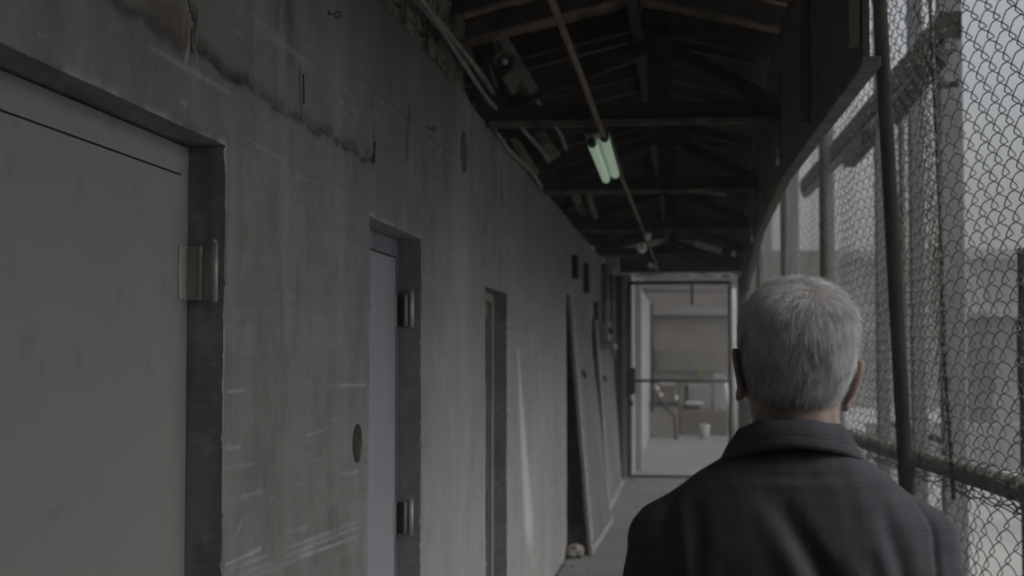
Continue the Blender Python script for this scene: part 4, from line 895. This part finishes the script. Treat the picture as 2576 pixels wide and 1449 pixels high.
ra = hc.attributes.get('radius') or hc.attributes.new('radius', 'FLOAT', 'POINT'); ra.data.foreach_set('value', np.tile(np.array([.00016, .00016, .00014, .00011, .00005]) * 1.15, n).astype(np.float32))
hm_ = bpy.data.materials.new('grey hair'); nt, N, L, P = nodes(hm_)
hi = N.new('ShaderNodeHairInfo'); cr = N.new('ShaderNodeValToRGB'); e = cr.color_ramp.elements
e[0].color = (.22, .22, .215, 1); e[1].color = (.95, .96, .98, 1); e[1].position = 1; k_ = e.new(.40); k_.color = (.68, .69, .70, 1)
tc = N.new('ShaderNodeTexCoord'); nz = N.new('ShaderNodeTexNoise'); nz.inputs['Scale'].default_value = 26; nz.inputs['Detail'].default_value = 5; L.new(tc.outputs['Object'], nz.inputs[0])
ad = N.new('ShaderNodeMath'); ad.operation = 'MULTIPLY_ADD'; ad.inputs[1].default_value = 1.3; L.new(nz.outputs[0], ad.inputs[0])
sb = N.new('ShaderNodeMath'); sb.operation = 'SUBTRACT'; sb.inputs[1].default_value = .62; L.new(hi.outputs['Random'], sb.inputs[0]); L.new(sb.outputs[0], ad.inputs[2])
L.new(ad.outputs[0], cr.inputs[0]); L.new(cr.outputs[0], P.inputs['Base Color']); P.inputs['Roughness'].default_value = .55; P.inputs['Specular IOR Level'].default_value = .3
hc.materials.append(hm_); ho = bpy.data.objects.new('hair', hc); COL.objects.link(ho); ho.parent = person; ho.matrix_parent_inverse = Matrix.Translation(person.location).inverted()

# jacket
jk = loft(interp_rings([(.80, PX, PY, .200, .125, .125), (.90, PX, PY, .197, .122, .125), (1.05, PX, PY, .188, .118, .122), (1.20, PX, PY, .188, .122, .125), (1.32, PX, PY, .192, .122, .122), (1.38, PX, PY, .190, .115, .112), (1.415, PX, PY, .178, .106, .100),
      (1.440, PX, PY, .158, .101, .090), (1.460, PX, PY, .138, .096, .080), (1.474, PX + .002, PY, .118, .092, .074), (1.490, PX + .003, PY, .096, .086, .07), (1.504, PX + .003, PY, .078, .078, .066)], 4), 64, 2.5)
capsule(jk, (PX - .120, PY - .01, 1.414), (PX - .166, PY, 1.375), .047, .058, 24); capsule(jk, (PX + .117, PY - .01, 1.412), (PX + .164, PY, 1.374), .047, .058, 24)
for sx in (-1, 1):
    sh_, el, wr = armj[sx]; capsule(jk, sh_ + Vector((sx * .006, 0, -.015)), el + Vector((sx * .004, 0, 0)), .058, .056, 24); capsule(jk, el + Vector((sx * .004, 0, 0)), wr + Vector((0, 0, .02)), .055, .043, 24)
jme = union('jacket', jk.mesh('jacket_raw'), .0042, 14, .6)
nv = len(jme.vertices); jc = np.empty(nv * 3); jme.vertices.foreach_get('co', jc); jc = jc.reshape(-1, 3); jn = np.empty(nv * 3); jme.vertices.foreach_get('normal', jn); jn = jn.reshape(-1, 3)
x, z, y = jc[:, 0] - PX - .004, jc[:, 2], jc[:, 1] - PY
back = 1 / (1 + np.exp((y + .01) / .02))
def fold(a, b, w, depth):
    (ax, az), (bx, bz) = a, b; dx, dz = bx - ax, bz - az; t = np.clip(((x - ax) * dx + (z - az) * dz) / (dx * dx + dz * dz), 0, 1)
    px, pz = ax + t * dx, az + t * dz; sgn = (x - px) * dz - (z - pz) * dx; L_ = math.hypot(dx, dz); dd = sgn / L_
    e_ = np.hypot(x - px, z - pz); prof = np.exp(-(e_ / w) ** 2) * depth - np.exp(-((dd - w * 1.6) / (w * 1.3)) ** 2) * np.exp(-(np.maximum(e_ - np.abs(dd), 0) / w) ** 2) * depth * .5 * (e_ < w * 5)
    return -prof * np.sin(np.pi * np.clip(t * .92 + .06, 0, 1)) ** .5
h = 0 * x
for f_ in (((-.020, 1.425), (.085, 1.24), .015, .014), ((-.166, 1.405), (-.158, 1.20), .011, .013), ((-.134, 1.425), (-.128, 1.30), .011, .008), ((-.10, 1.35), (-.03, 1.18), .018, .006), ((-.187, 1.38), (-.19, 1.22), .012, .006),
           ((.112, 1.420), (.158, 1.25), .013, .010), ((.09, 1.36), (.12, 1.20), .014, .006), ((.03, 1.36), (.09, 1.18), .016, .005), ((-.08, 1.470), (.08, 1.470), .006, .002), ((-.06, 1.20), (.06, 1.12), .02, .006), ((-.10, 1.08), (.08, 1.02), .02, .006)): h = h + fold(*f_) * back
h += (fbm(x * 14 + 3, z * 9, 3) - .5) * .006 * back + (fbm(x * 40 + 3, z * 30 + x * 20, 3, 1) - .5) * .0022 + (fbm(x * 6 + y * 6 + 8, z * 5, 3, 1) - .5) * .008
# armhole seams
for sx in (-1, 1):
    ax = sx * (.176 + np.clip(1.40 - z, 0, .2) * .03 - np.clip(z - 1.395, 0, .1) ** 1.5 * 2.5); dd = sx * x - np.abs(ax)
    m_ = back * ((z > 1.15) * np.clip((1.448 - z) / .02, 0, 1)); h -= (np.exp(-(dd / .0032) ** 2) * .0038 - np.exp(-((dd + .010) / .007) ** 2) * .0016) * m_
h -= np.exp(-(x / .0025) ** 2) * .0012 * back * (z < 1.45)
jc = jc + jn * h[:, None]; jme.vertices.foreach_set('co', jc.ravel()); jme.update()
cloth = bpy.data.materials.new('dark checked wool'); nt, N, L, P = nodes(cloth)
tc = N.new('ShaderNodeTexCoord'); sp = N.new('ShaderNodeSeparateXYZ'); 
nzw = N.new('ShaderNodeTexNoise'); nzw.inputs['Scale'].default_value = 9; L.new(tc.outputs['Object'], nzw.inputs[0])
vm = N.new('ShaderNodeVectorMath'); vm.operation = 'MULTIPLY_ADD'; vm.inputs[1].default_value = (.008,) * 3; L.new(nzw.outputs['Color'], vm.inputs[0]); L.new(tc.outputs['Object'], vm.inputs[2]); L.new(vm.outputs[0], sp.inputs[0])
def mth(op, a, b=None, c=None):
    k = N.new('ShaderNodeMath'); k.operation = op
    for i, v in enumerate((a, b, c)):
        if v is None: continue
        if isinstance(v, (int, float)): k.inputs[i].default_value = v
        else: L.new(v, k.inputs[i])
    return k.outputs[0]
def stripes(o, period, offs):
    tot = None
    for of_, wd, am in offs:
        fr_ = mth('FRACT', mth('MULTIPLY_ADD', o, 1 / period, of_)); dd = mth('ABSOLUTE', mth('SUBTRACT', fr_, .5))
        k = N.new('ShaderNodeMapRange'); k.inputs[1].default_value = wd; k.inputs[2].default_value = wd * .5; k.inputs[3].default_value = 0; k.inputs[4].default_value = am; L.new(dd, k.inputs[0])
        tot = k.outputs[0] if tot is None else mth('ADD', tot, k.outputs[0])
    return tot
xy = mth('ADD', sp.outputs[0], mth('MULTIPLY', sp.outputs[1], .35))
vs_ = stripes(xy, .052, ((0, .03, 1), (.10, .03, 1), (.20, .03, .9), (.55, .022, .8), (.30, .02, .6))); hs_ = stripes(sp.outputs[2], .060, ((0, .028, .7), (.10, .028, .7), (.20, .028, .6), (.55, .02, .5)))
tot = mth('ADD', vs_, hs_)
mx = N.new('ShaderNodeMixRGB'); mx.inputs[1].default_value = (.100, .103, .119, 1); mx.inputs[2].default_value = (.046, .048, .058, 1); L.new(mth('MULTIPLY', tot, .42), mx.inputs[0])
nw_ = N.new('ShaderNodeTexNoise'); nw_.inputs['Scale'].default_value = 900; nw_.inputs['Detail'].default_value = 2; L.new(tc.outputs['Object'], nw_.inputs[0])
m2 = N.new('ShaderNodeMixRGB'); m2.blend_type = 'MULTIPLY'; m2.inputs[0].default_value = .5; L.new(mx.outputs[0], m2.inputs[1]); L.new(nw_.outputs['Color'], m2.inputs[2])
L.new(m2.outputs[0], P.inputs['Base Color']); P.inputs['Roughness'].default_value = .95; P.inputs['Specular IOR Level'].default_value = .15; P.inputs['Sheen Weight'].default_value = .0; P.inputs['Sheen Roughness'].default_value = .6
b = N.new('ShaderNodeBump'); b.inputs['Strength'].default_value = .25; b.inputs['Distance'].default_value = .001; L.new(nw_.outputs[0], b.inputs['Height']); L.new(b.outputs[0], P.inputs['Normal'])
jo = link('jacket', jme, cloth, person, True)
# collar: stand, fold and fall
def collar_ring(th):       # th 0 = back, +-pi = front
    a = abs(th) / math.pi
    top = (.070, .068, CAMH - .083 - .010 * a - .090 * a ** 2.6)
    mid = (.0775, .076, CAMH - .0875 - .012 * a - .095 * a ** 2.4)
    low = (.083 + .014 * math.sin(a * math.pi), .086, CAMH - .108 - .044 * min(1, a * 1.7) ** 1.9 - .012 * a)
    inn = (.066, .064, CAMH - .14 - .05 * a)
    return inn, top, mid, low
n = 72; s = MB(); vs = []
for k in range(n):
    th = -math.pi * .93 + 2 * math.pi * .93 * k / (n - 1); inn, top_, mid, low = collar_ring(th)
    prof = [inn, tuple((inn[i] * .4 + top_[i] * .6) for i in range(3)), (top_[0] - .0015, top_[1] - .0015, top_[2] - .002), (top_[0] + .002, top_[1] + .002, top_[2]), mid, tuple((mid[i] * .5 + low[i] * .5) + (.002 if i < 2 else 0) for i in range(3)), low, (low[0] - .001, low[1] - .001, low[2] - .0025), (low[0] - .006, low[1] - .006, low[2] + .004)]
    for (ax, by, zz) in prof: vs.append((PX + .0 + ax * math.sin(th), PY - .008 - by * math.cos(th), zz + .0015 * math.sin(th * 7)))
m_ = 9; s.add(vs, [(i * m_ + j, i * m_ + j + 1, (i + 1) * m_ + j + 1, (i + 1) * m_ + j) for i in range(n - 1) for j in range(m_ - 1)])
cme = s.mesh('collar'); co_ = link('collar', cme, cloth, jo, True); sd = co_.modifiers.new('s', 'SUBSURF'); sd.levels = sd.render_levels = 2
s = MB(); vs = []
for k in range(n):
    th = -math.pi * .5 + math.pi * k / (n - 1); inn, top_, mid, low = collar_ring(th)
    for dr, dz in ((-.002, .004), (.004, -.006), (.0035, -.012), (-.004, -.013)): vs.append((PX + (low[0] + dr) * math.sin(th), PY - .008 - (low[1] + dr) * math.cos(th), low[2] + dz))
s.add(vs, [(i * 4 + j, i * 4 + j + 1, (i + 1) * 4 + j + 1, (i + 1) * 4 + j) for i in range(n - 1) for j in range(3)]); s.build('collar_seam', cloth, jo, True)
# trousers and shoes
tr = loft([(.98, PX, PY, .160, .108, .10), (.88, PX, PY, .168, .112, .10), (.80, PX, PY, .165, .11, .10)], 32)
for sx in (-1, 1):
    hip, kn, an = armj[('l', sx)]; capsule(tr, hip + Vector((0, 0, -.02)), kn, .092, .070, 20); capsule(tr, kn, an + Vector((0, 0, .02)), .070, .060, 20)
tme = union('trousers', tr.mesh('t'), .008, 6); link('trousers', tme, mat('dark trousers', (.03, .03, .034), (.02, .02, .024), .9, 20), person, True)
for sx in (-1, 1):
    an = armj[('l', sx)][2]; s = MB(); c = Vector((an.x, an.y, 0))
    s.ball(c + Vector((0, -.02, .050)), (.040, .060, .048)); s.ball(c + Vector((0, .10, .036)), (.045, .10, .034)); s.ball(c + Vector((0, .16, .030)), (.042, .065, .028)); s.box(c.x - .04, c.x + .04, c.y - .075, c.y + .20, .0, .022)
    link('shoe', union('shoe', s.mesh('s'), .006, 4), M['dark'], person, True)

# ---------------------------------------------------------------- thin air haze
hz = MB().box(-84, 144, -34, 224, -1.7, 9).build('haze', None, None); tag(hz, kind='stuff')
hmt = bpy.data.materials.new('haze air'); hmt.use_nodes = True; nt = hmt.node_tree; nt.nodes.clear()
ou = nt.nodes.new('ShaderNodeOutputMaterial'); pv = nt.nodes.new('ShaderNodeVolumePrincipled'); pv.inputs['Density'].default_value = .006; pv.inputs['Color'].default_value = (.8, .82, .8, 1)
nt.links.new(pv.outputs[0], ou.inputs['Volume']); hz.data.materials.append(hmt)
